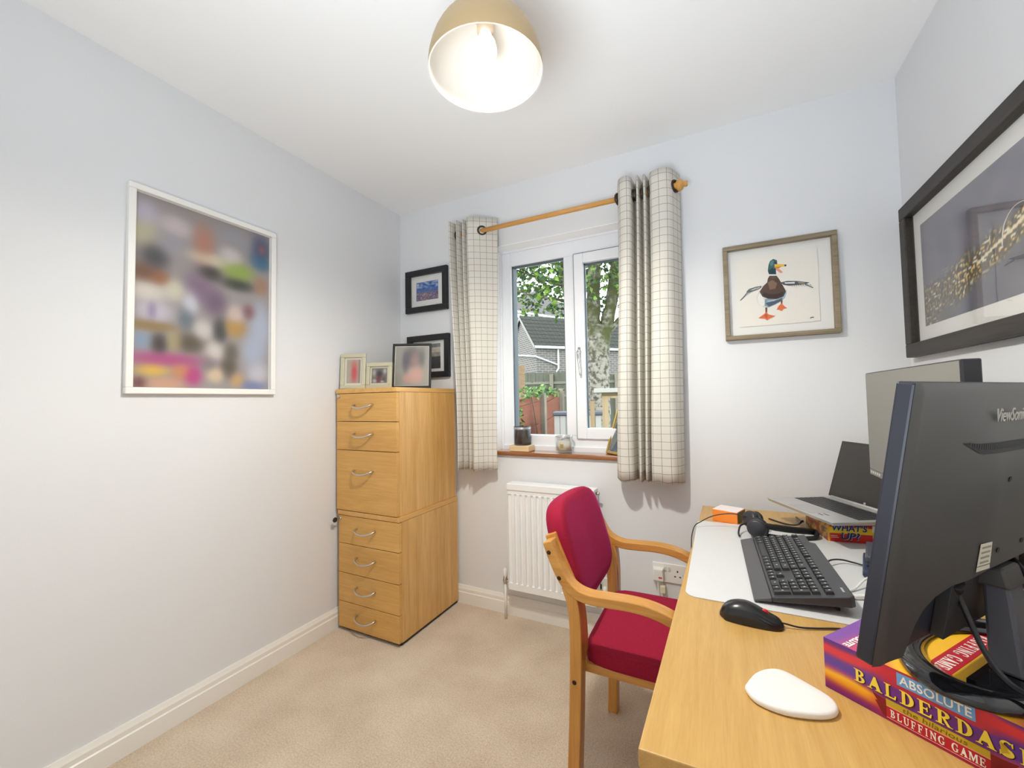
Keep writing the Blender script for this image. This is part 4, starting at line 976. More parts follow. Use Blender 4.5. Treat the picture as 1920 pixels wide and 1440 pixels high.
GL['S'] = [band(arc(.48, .72, .40, .29, 40, 265, 14)+arc(.46, .27, .42, .28, 85, -140, 14)[1:], arc(.48, .74, .18, .18, 40, 265, 14)+arc(.46, .25, .20, .17, 85, -140, 14)[1:]), [(.78, .70), (.84, .70), (.84, 1), (.78, 1), (.72, .90)], [(.06, .30), (.12, .30), (.20, .10), (.10, 0), (.06, 0)]]
GL['G'] = [band(arc(.52, .5, .50, .52, 48, 322, 20), arc(.54, .5, .27, .43, 48, 322, 20)), [(.80, .68), (.88, .68), (.88, 1), (.80, 1), (.74, .90)], [(.58, .40), (1.0, .40), (1.0, .44), (.90, .46), (.90, .06), (.68, .12), (.68, .44), (.58, .44)]]
def word(name, body, x0, x1, z0, z1, m, parent, fm, gap=.14, d=.0002, grow=0.0):
    widths = {'I': .62, 'M': 1.12, ' ': .55, 'E': .95, 'F': .9, 'L': .92, 'S': .86, 'B': .92}
    tot = sum(widths.get(c, 1.0) for c in body)+gap*(len(body)-1); sx = (x1-x0)/tot; x = 0; b = MB()
    for c in body:
        w = widths.get(c, 1.0)
        for poly in GL.get(c, []):
            p2 = [((x+p*w)*sx, q*(z1-z0)) for p, q in poly]
            b.prism(p2, 'Z', -d, d)
        x += w+gap
    o = b.build(name, m, parent, fix=True); o.matrix_local = fm
    return o
word('title_shadow', 'BALDERDASH', .0405, .2222, .0338, .0520, I_dark, bb, FM(.0413, .0330, .0006))
word('title', 'BALDERDASH', .0405, .2222, .0340, .0522, I_yel, bb, FM(.0405, .0340, .0011))
text('absolute', 'ABSOLUTE', .014, I_white, bb, FM(.0960, .0600, .0009), .0001, .0715, .0118, offset=.0002, space=1.05)
text('hilarious', 'the hilarious', .008, ink('olive_ink', (120, 92, 20)), bb, FM(.0980, .0222, .0009), .0001, .064, .0068, shear=.1)
word('strap_line', 'BLUFFING GAME', .0835, .1775, .0070, .0172, I_white, bb, FM(.0835, .0070, .0009), .2)
# top of the lid
def TM(x, y, d=.0003): return frameM((x, y, BH+d), (0, -1, 0), (1, 0, 0))
MB().box(.106, .133, .050, .232, BH+.0001, BH+.0004).build('lid_band', I_red, bb)
word('lid_strap_line', 'BLUFFING GAME', 0, .162, 0, .016, I_white, bb, TM(.1115, .222, .0006), .2)
MB().prism(arc(.118, .262, .024, .020, 0, 360, 24)[:-1], 'Z', BH+.0001, BH+.0004).build('lid_emblem', I_dark, bb)
MB().tube([(.118+.019*math.cos(a), .262+.006*math.sin(a)-.004, BH+.0006) for a in [2*PI*k/20 for k in range(20)]], .0008, 4, closed=True).build('lid_emblem_ring', I_yel, bb)
text('lid_side_text', 'ABSOLUTE', .011, I_white, bb, TM(.0245, .075, .0004), .0001, .072, .010, offset=.0006)

# ------------------------------------------------------------------ near monitor (seen from behind); local x along its width, y up its back, z out of the back
maz = math.radians(38); mtl = math.radians(9.2)
d_ = Vector((math.sin(maz), math.cos(maz), 0)); n_ = Vector((math.cos(maz), -math.sin(maz), 0)); up_ = Vector((0, 0, 1))*math.cos(mtl)+n_*math.sin(mtl)
MP = Vector((.160, .669, .830)); MW, MH = .540, .356
mon = thing('monitor', 'near black monitor seen from behind standing on the purple game box', 'monitor', MP, 0, 'desk monitors')
mon.matrix_world = frameM(MP, d_, up_)
T_ = .020
MB().box(0, MW, 0, MH, -T_, -.0015).build('housing', mat('navy_black_plastic', (.016, .018, .030, 1), .42), mon, bevel=.003)
MB().box(.012, MW-.012, .022, MH-.012, -T_-.0006, -T_+.001).build('screen', M_gloss, mon)
def back_z(x, y):
    e = min(sstep(0, .012, x), sstep(0, .012, MW-x), sstep(0, .010, MH-y))
    lft = min(sstep(.02, .20, x), sstep(.02, .20, MW-x)); low = sstep(MH-.01, .215, y)
    return .0035*e+.007*lft*sstep(MH, .30, y)+.019*lft*low
HUMP = [(.0, .0), (.060, .0), (.0655, .016), (.071, .0375), (.083, .0615), (.1025, .079), (.127, .091), (.20, .103), (MW-.20, .103), (MW-.127, .091), (MW-.1025, .079), (MW-.083, .0615), (MW-.071, .0375), (MW-.0655, .016), (MW-.06, 0), (MW, 0)]
def hump_y(x):
    for (a, c), (d, e) in zip(HUMP[:-1], HUMP[1:]):
        if x <= d: return c+(e-c)*(x-a)/(d-a) if d > a else c
    return 0
def shell_pt(u, v):
    x = u*MW; y0 = hump_y(x); y = y0+(MH-y0)*v
    return (x, y, -.0015+back_z(x, y))
b = MB(); nu, nv = 90, 44
b.grid(shell_pt, nu, nv)
lo_ = [shell_pt(i/nu, 0) for i in range(nu+1)]
b.add(lo_+[(x, y, -.0015) for x, y, z in lo_], [(i+1, i, nu+1+i, nu+2+i) for i in range(nu)])
b.build('back_shell', M_charcoal, mon)
MB().box(.150, MW-.150, .004, .104, -.0015, .013).build('port_recess', mat('dark_port_panel', (.02, .02, .024, 1), .5), mon, bevel=.001)
def on_back(name, poly, m, lift=.0006, n=1):
    b = MB(); v = [(x, y, -.0015+back_z(x, y)+lift) for x, y in poly]; b.add(v, [tuple(range(len(v)))])
    return b.build(name, m, mon, fix=False)
# brand lettering, raised on the back
LGX, LGY = .1925, .3055
lg = text('brand_lettering', 'ViewSonic', .03, mat('silver_lettering', rgb(176, 172, 160), .4, .3), mon, frameM((LGX, LGY, -.0015+back_z(.26, .305)+.0012), (1, 0, 0), (0, 1, 0)), .0004, .107, .0185, offset=.0002)
# ventilation slot: a recessed dark strip with fins
def vent_band(x):
    lo_e = .2655+.014*max(0, (.150-x)/.034)+.014*max(0, (x-.390)/.034); hi_e = .2790+.002*max(0, (.150-x)/.034)+.002*max(0, (x-.390)/.034)
    return min(lo_e, hi_e), hi_e
b = MB(); b.grid(lambda u, v: (lambda x: (x, vent_band(x)[0]+(vent_band(x)[1]-vent_band(x)[0])*v, -.0015+back_z(x, vent_band(x)[0]+(vent_band(x)[1]-vent_band(x)[0])*v)+.0009))(.116+.308*u), 60, 3)
b.build('vent_slot', mat('vent_black', (.008, .008, .010, 1), .6), mon, fix=False)
b = MB()
for k in range(60):
    x = .120+k*.005; yl, yh = vent_band(x)
    z = -.0015+back_z(x, (yl+yh)/2)+.0013
    b.add([(x, yl, z), (x+.0012, yl, z), (x+.0030, yh, z), (x+.0018, yh, z)], [(0, 1, 2, 3)])
stuff(b.build('vent_fins', mat('vent_fin_grey', (.03, .03, .034, 1), .5), mon, fix=False))
M_label = mat('white_label', rgb(214, 208, 190), .5); M_labeltxt = mat('grey_label_print', rgb(150, 146, 134), .6); M_greylabel = mat('grey_label', rgb(112, 112, 112), .5)
on_back('label_sticker', [(.168, .1135), (.203, .1135), (.198, .1450), (.168, .1450)], M_label, .0012)
for k in range(4): on_back('label_line', [(.172, .1405-.007*k), (.195, .1405-.007*k), (.195, .1380-.007*k), (.172, .1380-.007*k)], M_labeltxt, .0016)
on_back('label_sticker', [(.168, .1060), (.205, .1060), (.202, .1125), (.168, .1125)], M_label, .0012)
b = MB().box(.102, .130, .052, .076, -.0014, -.0008).build('rating_label', M_greylabel, mon)
b = MB()
for k in range(4): b.box(.105, .127, .0555+.0048*k, .0578+.0048*k, -.0008, -.0005)
b.build('rating_print', mat('dark_label_print', (.05, .05, .05, 1), .6), mon)
for x, y in ((.226, .2285), (.314, .2285), (.226, .1275), (.314, .1275)):
    MB().lathe([(.0005, .0), (.0035, .0), (.0042, .0006)], (x, y, -.0015+back_z(x, y)+.0004), 10).build('mounting_hole', M_black, mon)
def W(x, y, z): return MP+d_*x+up_*y+n_.cross(Vector((0, 0, 0)))+(d_.cross(up_))*z
inv = mon.matrix_world.inverted()
def loc(p): return tuple(inv @ Vector(p))
# stand: hinge block, raked neck and pierced oval base resting on the lid
BT = DZ+.0004+BH+.0006
bc = Vector((.352, .850, BT))
fd = Vector((n_.x, n_.y, 0)); sd = Vector((d_.x, d_.y, 0))
def quad(c, w, dp): return [tuple(c-sd*w-fd*dp), tuple(c+sd*w-fd*dp), tuple(c+sd*w+fd*dp), tuple(c-sd*w+fd*dp)]
neck_top = Vector((.356, .856, .900)); neck_foot = Vector((.344, .818, BT+.012))
b = MB(); b.hexa([loc(p) for p in quad(neck_foot, .020, .017)], [loc(p) for p in quad(neck_top, .026, .013)])
b.build('stand_neck', mat('grey_stand_plastic', (.075, .075, .09, 1), .35), mon, bevel=.004)
b = MB(); b.hexa([loc(p) for p in quad(neck_top+Vector((0, 0, -.006))+fd*-.004, .030, .020)], [loc(p) for p in quad(neck_top+Vector((0, 0, .022))-fd*.006, .028, .016)])
b.build('stand_hinge', M_charcoal, mon, bevel=.004)
b = MB(); ringv = []; m = 64; rc = bc-fd*.012
prof = [(.056, .0), (.002, .0), (-.001, .003), (.004, .010), (.018, .0145), (.038, .0125), (.056, .005)]
for w, hz in prof:
    for k in range(m):
        a = 2*PI*k/m; ringv.append(loc(rc+sd*(.156-w)*math.cos(a)+fd*(.092-w*.45)*math.sin(a)+Vector((0, 0, hz))))
np_ = len(prof)
b.add(ringv, [(i*m+k, i*m+(k+1) % m, ((i+1) % np_)*m+(k+1) % m, ((i+1) % np_)*m+k) for i in range(np_) for k in range(m)], 0, True)
b.build('stand_base', M_gloss, mon)
b = MB(); hv = []
for hz, g in ((.001, 1.0), (.012, .98)):
    for k in range(25):
        a = PI*k/24; hv.append(loc(rc+sd*.106*g*math.cos(a)+fd*(.004+.070*g*math.sin(a))+Vector((0, 0, hz))))
b.add(hv, [tuple(range(25))[::-1], tuple(range(25, 50))]+[(k, (k+1) % 25, 25+(k+1) % 25, 25+k) for k in range(25)])
b.build('stand_foot', M_gloss, mon)
# leads hanging from the ports
LEAD1 = [tuple(W(.160, .085, .014)), (.288, .800, .892), (.295, .794, .862), (.302, .776, .828), (.312, .752, .806), (.334, .722, .8005), (.40, .655, .790), (.455, .600, .7075), (.50, .60, .7075)]
LEAD2 = [tuple(W(.300, .090, .014)), (.385, .880, .870), (.398, .905, .815), (.425, .945, .790), (.475, 1.000, .735), (.52, 1.03, .7045)]
LEAD3 = [tuple(W(.345, .085, .014)), (.405, .868, .880), (.400, .838, .840), (.396, .812, .806), (.430, .780, .795), (.49, .735, .740), (.53, .72, .7045)]
def lead(pts, r, lab, plug=None):
    o = MB().tube(smooth_path(pts, 7), r, 8)
    a, c = Vector(pts[0]), Vector(pts[1]); o.cyl(tuple(a), tuple(a+(c-a)*.8), r*2.2, r*1.7, 10)
    tag(o.build('monitor_cable', M_black, None, pts[0]), lab, 'cable', 'leads of the near monitor')
lead(LEAD1, .0036, 'thick black power lead looping from the near monitor past its stand')
lead(LEAD2, .0030, 'black video lead dropping behind the stand of the near monitor')
lead(LEAD3, .0030, 'black lead hanging beside the right side of the near monitor stand neck')

# ------------------------------------------------------------------ far monitor with grey screen, facing the chair
fm_ = thing('monitor', 'grey screened monitor with slim black frame standing beyond the near monitor', 'monitor', (.42, 1.385, DZ), math.radians(1.5), 'desk monitors')
# local: screen faces -x
MB().box(.000, .030, -.268, .268, .224, .536).build('housing', M_black, fm_, bevel=.003)
MB().box(-.0008, .001, -.262, .266, .242, .533).build('screen', mat('matt_grey_screen', (.20, .195, .17, 1), .4), fm_)
MB().box(-.0010, .001, -.267, .267, .2245, .2405).build('bottom_bezel', mat('silver_grey_bezel', (.22, .22, .215, 1), .35, .4), fm_)
for k in range(5): MB().box(-.0016, -.0009, .250-.016*k, .258-.016*k, .2295, .2365).build('bezel_mark', M_label, fm_)
MB().box(.030, .052, -.12, .12, .27, .46).build('rear_housing', M_charcoal, fm_, bevel=.01)
MB().hexa([(.085, -.03, .012), (.115, -.03, .012), (.115, .03, .012), (.085, .03, .012)], [(.040, -.03, .36), (.062, -.03, .36), (.062, .03, .36), (.040, .03, .36)]).build('stand_neck', M_charcoal, fm_, bevel=.004)
MB().prism(rrect(.055, .195, -.10, .10, .03), 'Z', 0.0004, .012).build('stand_base', M_charcoal, fm_, bevel=.002)

# ------------------------------------------------------------------ second game box and the laptop on it
b2 = thing('board_game_box', 'small red and yellow party game box under the silver laptop', 'game box', (.298, 1.656, DZ+.0024), math.radians(8.7), 'board game boxes used as risers')
B2W, B2D, B2H = .225, .190, .0725
def f2(u, v):
    x = u*B2W; z = v*B2H
    c = (214, 36, 36) if z < .026 else ((250, 214, 40) if z < .046 else (196, 34, 60))
    if x < .006: c = (240, 176, 50)
    return lin(c)+(1,)
def s2f(u, v):
    n1 = noise.noise(Vector((u*6, v*4, 1))); n2 = noise.noise(Vector((u*10, v*7, 6)))
    c = mixc((226, 178, 74), (170, 60, 60), sstep(-.1, .2, n1)); c = mixc(c, (92, 100, 70), sstep(.15, .4, n2)); c = mixc(c, (80, 48, 90), sstep(.2, .45, -n2))
    return lin(c)+(1,)
MB().box(.001, B2W-.001, .001, B2D-.001, 0, B2H).build('box_base', ink('plain_red_card', (176, 40, 46)), b2, bevel=.001)
MB().grid(lambda u, v: (u*B2W, 0, v*B2H), 60, 26, colfn=f2).build('front_print', M_printg, b2, fix=False)
MB().grid(lambda u, v: (0, B2D*(1-u), v*B2H), 36, 16, colfn=s2f).build('side_print', M_printg, b2, fix=False)
I_navy = ink('navy_ink', (32, 58, 120)); I_pale = ink('pale_blue_ink', (206, 224, 236))
for nm, m, dx, dz, dd in (('title_outline', I_pale, .0014, .0010, .0006), ('title', I_navy, 0, 0, .0010)):
    text(nm, "WHAT'S", .03, m, b2, FM(.012+dx, .0345-dz, dd), .0001, .094, .0195, offset=.0008, shear=.15)
    text(nm, 'UP?', .03, m, b2, FM(.036+dx, .0075-dz, dd), .0001, .050, .0225, offset=.0008, shear=.15)
b = MB(); b.add([(.117, -.0008, .037), (.134, -.0008, .034), (.138, -.0008, .054), (.119, -.0008, .056)], [(0, 1, 2, 3)]); b.build('printed_card', I_white, b2)
b = MB(); b.prism(arc(.137, .021, .019, .015, 0, 360, 20)[:-1], 'Y', -.0008, -.0004); b.build('printed_disc', ink('peach_ink', (236, 170, 110)), b2)
b = MB()
for k in range(2): b.box(.008, .030-.004*k, -.0008, -.0004, .012+.005*k, .0145+.005*k)
b.build('small_print', ink('pink_ink', (244, 180, 170)), b2)

LZ0 = DZ+.0024+B2H+.0006
# laptop local: x along the front edge (from far to near), y towards the hinge
lf = Vector((.150, 1.846)); lnr = Vector((.291, 1.553)); la = math.atan2(lnr.y-lf.y, lnr.x-lf.x)
lp = thing('laptop', 'open silver laptop with a dark screen resting on the red game box', 'laptop', (lf.x, lf.y, LZ0), la)
LW, LD, LT = .326, .232, .0145
b = MB(); b.hexa([(0.004, .004, 0), (LW-.004, .004, 0), (LW, LD, 0), (0, LD, 0)], [(0, 0, LT-.004), (LW, 0, LT-.004), (LW, LD, LT), (0, LD, LT)])
b.build('base', mat('silver_aluminium', (.58, .575, .56, 1), .35, .6), lp, bevel=.002)
lid_o = thing_l = bpy.data.objects.new('lid', None)
M_lkey = mat('dark_laptop_key', (.035, .035, .036, 1), .45)
def lt(y): return LT-.004+.004*y/LD
MB().hexa([(.016, .092, lt(.092)-.001), (LW-.016, .092, lt(.092)-.001), (LW-.016, .200, lt(.2)-.001), (.016, .200, lt(.2)-.001)], [(.016, .092, lt(.092)+.0003), (LW-.016, .092, lt(.092)+.0003), (LW-.016, .200, lt(.2)+.0003), (.016, .200, lt(.2)+.0003)]).build('keyboard_well', mat('grey_key_well', (.11, .11, .105, 1), .5), lp)
b = MB()
for r in range(6):
    y = .0945+r*.0175
    nk = 15
    for k in range(nk):
        w = (LW-.036)/nk; x = .018+k*w
        if r == 0 and 4 <= k <= 8:
            if k > 4: continue
            b.box(x+.001, x+5*w-.001, y, y+.0155, lt(y)+.0003, lt(y)+.0016); continue
        b.box(x+.001, x+w-.001, y, y+.0155, lt(y)+.0003, lt(y)+.0016)
stuff(b.build('keys', M_lkey, lp))
MB().hexa([(.105, .012, lt(.012)), (.215, .012, lt(.012)), (.215, .080, lt(.08)), (.105, .080, lt(.08))], [(.105, .012, lt(.012)+.0004), (.215, .012, lt(.012)+.0004), (.215, .080, lt(.08)+.0004), (.105, .080, lt(.08)+.0004)]).build('touchpad', mat('silver_touchpad', (.5, .495, .48, 1), .3, .5), lp)
MB().box(.225, .245, .030, .034, lt(.03), lt(.03)+.0005).box(.228, .250, .045, .049, lt(.045), lt(.045)+.0005).build('palm_sticker', M_black, lp)
MB().cyl((.02, LD-.004, LT+.002), (LW-.02, LD-.004, LT+.002), .005, n=10).build('hinge_bar', mat('silver_aluminium', (1, 1, 1, 1)), lp)
st = math.radians(17); SH = .212
def SP(x, y, z): return (x, LD-.002+math.sin(st)*y+math.cos(st)*z, LT+.003+math.cos(st)*y-math.sin(st)*z)
b = MB()
def sbox(b, x0, x1, y0, y1, z0, z1): b.hexa([SP(x0, y0, z0), SP(x1, y0, z0), SP(x1, y0, z1), SP(x0, y0, z1)], [SP(x0, y1, z0), SP(x1, y1, z0), SP(x1, y1, z1), SP(x0, y1, z1)]); return b
bpy.data.objects.remove(lid_o)
lidm = sbox(MB(), 0, LW, 0, SH, 0, .006).build('screen_lid', mat('dark_bezel', (.028, .026, .024, 1), .4), lp, bevel=.0015)
sbox(MB(), .008, LW-.008, .016, SH-.010, -.0006, 0).build('display', mat('matt_dark_display', (.035, .032, .030, 1), .35), lidm)
sbox(MB(), LW*.5-.004, LW*.5+.004, .004, .011, -.0008, 0).build('badge', mat('silver_badge', (.55, .57, .6, 1), .3, .6), lidm)
cable('laptop_lead', [(.155, 1.86, DZ+.004), (.20, 1.80, DZ+.006), (.232, 1.778, DZ+.012), (.250, 1.785, DZ+.026), (.256, 1.83, DZ+.012), (.25, 1.92, DZ+.005)], .0030, M_black, 'black lead with small plug under the laptop edge', 6)

# dark blue cases behind the mat
def flatbox(name, label, cat, c, w, d, h, rz, m, parts=None):
    t = thing(name, label, cat, c, rz)
    MB().box(-w/2, w/2, -d/2, d/2, 0, h).build('body', m, t, bevel=.004)
    MB().box(-w/2-.0006, w/2-.004, -d/2-.0006, d/2-.004, h*.42, h*.48).build('seam', M_black, t)
    return t
M_navy = mat('navy_plastic', (.030, .045, .095, 1), .35); M_navy2 = mat('slate_plastic', (.060, .066, .085, 1), .4)
flatbox('disc_drive', 'dark blue slim case, the lower of two stacked beside the keyboard lead', 'case', (.392, 1.430, MZ), .118, .170, .016, math.radians(-14), M_navy)
k2 = flatbox('disc_drive', 'slate grey slim case lying on the dark blue one beside the red game box', 'case', (.402, 1.462, MZ+.0164), .108, .150, .026, math.radians(-14), M_navy2)
MB().box(-.0552, -.0540, -.050, -.020, .014, .018).build('label_strip', mat('silver_badge', (1, 1, 1, 1)), k2)
cable('usb_cable', [(.246, 1.232, MZ+.003), (.275, 1.262, MZ+.005), (.305, 1.300, MZ+.018), (.335, 1.318, MZ+.024), (.37, 1.32, MZ+.022), (.41, 1.33, MZ+.010)], .0026, M_white, 'white lead rising from the mat past the blue cases')
w2 = thing('usb_lead', 'white connector with thin lead on the mat by the near monitor', 'cable', (.275, 1.21, MZ))
b = MB(); b.tube(smooth_path([(-.06, -.02, .003), (-.03, -.012, .003), (-.01, 0, .005)], 5), .0018, 6); b.tube(smooth_path([(.030, .02, .005), (.06, .03, .004), (.11, .05, .003)], 5), .0018, 6); b.build('lead', M_white, w2)
b = MB(); b.hexa([(-.012, -.006, .001), (.030, .012, .001), (.026, .024, .001), (-.016, .006, .001)], [(-.012, -.006, .010), (.030, .012, .010), (.026, .024, .010), (-.016, .006, .010)]); b.build('connector', M_white, w2, bevel=.002)

# ------------------------------------------------------------------ orange box and headset
ob = thing('orange_box', 'small orange and white carton at the far corner of the desk', 'carton', (-.037, 1.772, DZ+.0004), math.radians(-20))
MB().box(0, .088, 0, .086, 0, .042).build('carton', ink('orange_card', (244, 140, 48), .5), ob, bevel=.001)
MB().box(.001, .087, .001, .085, .042, .0432).build('lid', ink('white_card_lid', (238, 226, 226), .5), ob)
MB().box(.087, .0886, .004, .082, .002, .040).build('end_panel', ink('dark_olive_card', (70, 74, 40), .5), ob)
hs = thing('headset', 'black office headset with padded earcups lying behind the keyboard', 'headset', (.11, 1.66, MZ)); ho = (.11, 1.66, MZ)
M_foam = mat('black_leatherette', (.014, .014, .015, 1), .55)
def earcup(c, ax, nm):
    c = Vector(c); ax = Vector(ax).normalized(); rt = ax.orthogonal().normalized(); u2 = ax.cross(rt)
    def ring(prof, m, name, n=28):
        v = [c+ax*hh+(rt*math.cos(2*PI*k/n)+u2*math.sin(2*PI*k/n))*r for r, hh in prof for k in range(n)]
        f = [(i*n+k, i*n+(k+1) % n, (i+1)*n+(k+1) % n, (i+1)*n+k) for i in range(len(prof)-1) for k in range(n)]
        return MB().add(v, f, 0, True).build(name, m, hs, ho)
    e = ring([(.0005, .018), (.022, .018), (.027, .015), (.029, .008), (.029, 0), (.026, -.004), (.0005, -.004)], mat('charcoal_earcup', (.030, .030, .036, 1), .4), 'earcup')
    ring([(.026, -.004), (.031, -.007), (.033, -.013), (.031, -.019), (.024, -.021), (.016, -.016), (.0005, -.014)], M_foam, 'ear_cushion')
earcup((.098, 1.592, MZ+.034), (-.22, -1, .12), 'a')
earcup((.088, 1.672, MZ+.040), (-.75, -.55, .35), 'b')
MB().tube(smooth_path([(.112, 1.592, MZ+.045), (.150, 1.600, MZ+.040), (.195, 1.630, MZ+.030), (.245, 1.668, MZ+.020), (.270, 1.690, MZ+.013), (.268, 1.655, MZ+.009), (.235, 1.630, MZ+.008), (.175, 1.612, MZ+.007), (.125, 1.615, MZ+.008)], 6), [.010]*6+[.011]*12+[.010]*12+[.008]*19, 8, flat=(1, .55)).build('headband', M_foam, hs, ho)
MB().tube(smooth_path([(.075, 1.660, MZ+.030), (.052, 1.640, MZ+.024), (.044, 1.600, MZ+.010), (.046, 1.572, MZ+.008)], 6), .0030, 8).build('microphone_boom', M_black, hs, ho)
MB().tube(smooth_path([(.072, 1.668, MZ+.048), (.03, 1.672, MZ+.054), (-.03, 1.668, MZ+.042), (-.075, 1.655, MZ+.018), (-.094, 1.640, MZ+.004), (-.104, 1.628, DZ-.03), (-.106, 1.622, DZ-.08)], 7), .0018, 6).build('lead', M_black, hs, ho)

# ------------------------------------------------------------------ garden seen through the window
M_bounce_paving = mat('bounce_paving', (.20, .21, .165, 1), .95, noise_=(3, .4, (1, 1, 1)))  # unseen ground, made paving to bounce sky light into the window recess
struct(MB().box(-30, 25, YB+.31, 60, -.35, -.25).build('ground', M_bounce_paving))
M_fence = wood('red_stained_board', rgb(110, 60, 42), rgb(138, 85, 64), .8, 'Y', .6, 0)
M_post = mat('grey_concrete', rgb(132, 125, 110), .9, noise_=(9, .12, (1, 1, 1)))
gf = thing('garden_fence', 'red stained board fence with pale concrete posts along the left of the garden', 'fence', (-2.6, 5.8, -.25)); gfo = (-2.6, 5.8, -.25)
def fence_bay(a, c, zs_a, zs_c):
    a, c = Vector(a), Vector(c); d = (c-a).normalized(); nrm = Vector((d.y, -d.x))*.018
    for (z0, z1), (z2, z3) in zip(zip(zs_a[:-1], zs_a[1:]), zip(zs_c[:-1], zs_c[1:])):
        g = .006
        MB().hexa([(a.x-nrm.x, a.y-nrm.y, z0+g), (a.x+nrm.x, a.y+nrm.y, z0+g), (c.x+nrm.x, c.y+nrm.y, z2+g), (c.x-nrm.x, c.y-nrm.y, z2+g)][::-1],
                  [(a.x-nrm.x, a.y-nrm.y, z1-g), (a.x+nrm.x, a.y+nrm.y, z1-g), (c.x+nrm.x, c.y+nrm.y, z3-g), (c.x-nrm.x, c.y-nrm.y, z3-g)][::-1]).build('board', M_fence, gf, gfo)
        nrm = nrm*(1.25 if nrm.length < .02 else .8)
fence_bay((-2.47, 4.66), (-2.845, 6.78), (-.2, .30, .66, 1.05, 1.155), (-.2, .42, .78, 1.16, 1.268))
fence_bay((-2.80, 6.92), (-3.13, 8.56), (-.2, .44, .81, 1.13, 1.225), (-.2, .55, .90, 1.285, 1.375))
for x, y, z in ((-2.44, 4.56, 1.14), (-2.80, 6.84, 1.30), (-3.10, 8.64, 1.42)):
    MB().box(x-.05, x+.05, y-.05, y+.05, -.25, z).build('post', M_post, gf, gfo, bevel=.008)
M_leaf1 = mat('garden_leaf', (.06, .14, .03, 1), .6, noise_=(3, .5, (1, 1, 1)))
M_leaf2 = mat('light_garden_leaf', (.15, .24, .05, 1), .6, noise_=(3, .4, (1, 1, 1)))
def leaves(bm, pts, size, rnd, mi=0):
    for p in pts:
        s = size*rnd.uniform(.6, 1.25); a = Vector((rnd.gauss(0, 1), rnd.gauss(0, 1), rnd.gauss(0, .6)-.25)).normalized(); q = a.orthogonal().normalized()
        b_ = Vector((rnd.gauss(0, 1), rnd.gauss(0, 1), rnd.gauss(0, 1))).cross(a).normalized()*.38; up = a.cross(b_).normalized()*.12
        p = Vector(p)
        bm.add([p, p+(a*.45+b_+up)*s, p+a*s, p+(a*.45-b_+up)*s], [(0, 1, 2), (0, 2, 3)], mi if isinstance(mi, int) else rnd.choice(mi))
rnd = random.Random(11)
cp = thing('climbing_plant', 'leafy green climber spilling over the top of the red stained fence', 'plant', (-2.72, 6.1, -.25)); cpo = (-2.72, 6.1, -.25)
b = MB(); pts = []
for k in range(170):
    t = rnd.random(); pts.append((-2.60-.34*t+rnd.gauss(0, .06), 5.45+2.3*t+rnd.gauss(0, .08), 1.17+.14*t+abs(rnd.gauss(0, .09))*(1.3-.7*t)))
for k in range(40):
    t = rnd.random(); pts.append((-2.50+rnd.gauss(0, .03), 5.12+.10*t+rnd.gauss(0, .03), .74+.34*t))
leaves(b, pts, .085, rnd, (0, 0, 1)); stuff(b.build('foliage', [M_leaf1, M_leaf2], cp, cpo))
M_stem = mat('green_brown_stem', (.12, .09, .04, 1), .8)
b = MB(); b.tube(smooth_path([(-2.66, 6.25, -.25), (-2.63, 6.2, .4), (-2.64, 6.1, .9), (-2.68, 6.1, 1.2), (-2.74, 6.4, 1.32)], 5), .010, 6); b.build('stem', M_stem, cp, cpo)
b = MB(); b.tube(smooth_path([(-2.46, 5.10, -.25), (-2.47, 5.10, .4), (-2.50, 5.14, .8), (-2.50, 5.18, 1.08)], 5), .007, 6); b.build('stem', M_stem, cp, cpo)

# tan brick pier, brick by brick
M_brick = mat('tan_brick', rgb(139, 114, 85), .9, noise_=(8, .14, (1, 1, 1))); M_mortar = mat('pale_mortar', rgb(135, 127, 113), .95)
pa = math.atan2(9.09-8.97, -4.18+4.42)
bp = thing('brick_pier', 'tan brick gate pier standing beyond the red stained fence', 'pier', (-4.30, 9.03, -.25), pa)
MB().box(-.128, .128, .006, .27, 0, 2.275).build('mortar_core', M_mortar, bp)
bmesh_b = {}
for r in range(29):
    z = .012+r*.0785
    for x, w in (((-.134, .172), (.048, .086)) if r % 2 else ((-.134, .086), (-.038, .172))):
        k = round(w, 3)
        if k not in bmesh_b: o = MB().box(0, w, 0, .276, 0, .066).build('brick', M_brick, bp, bevel=.003); bmesh_b[k] = o.data
        else: o = bpy.data.objects.new('brick', bmesh_b[k]); C.objects.link(o); o.parent = bp
        o.location = (x+rnd.uniform(-.002, .002), rnd.uniform(-.003, .003), z)

# grey boundary fence across the end
M_gfence = mat('weathered_grey_board', rgb(100, 102, 88), .9, noise_=(5, .2, (6, 6, .5)))
fa = Vector((-6.3, 10.4)); fb = Vector((5.22, 14.127)); fd_ = (fb-fa); fl = fd_.length; fd_.normalize()
bf = thing('boundary_fence', 'weathered grey vertical board fence across the end of the garden', 'fence', (fa.x, fa.y, -.25), math.atan2(fd_.y, fd_.x))
b = MB(); k = 0; x = 0
while x < fl:
    zt = 2.24-.035*min(x, 5.4)*(1 if x > 2.5 else .4)+rnd.uniform(-.006, .006); b.box(x, x+.118, -.010+.012*(k % 2), .004+.012*(k % 2), 0, zt); x += .112; k += 1
stuff(b.build('boards', M_gfence, bf))
for z in (1.92, 1.55, .5): MB().box(0, fl, -.05, -.010, z-.04, z+.03).build('rail', mat('pale_rail', rgb(128, 125, 111), .9), bf)
for x in (.3, 2.1, 3.9, 5.2, 7.0, 8.8, 10.6): MB().box(x, x+.1, -.11, -.01, 0, 2.16).build('post', M_post, bf)

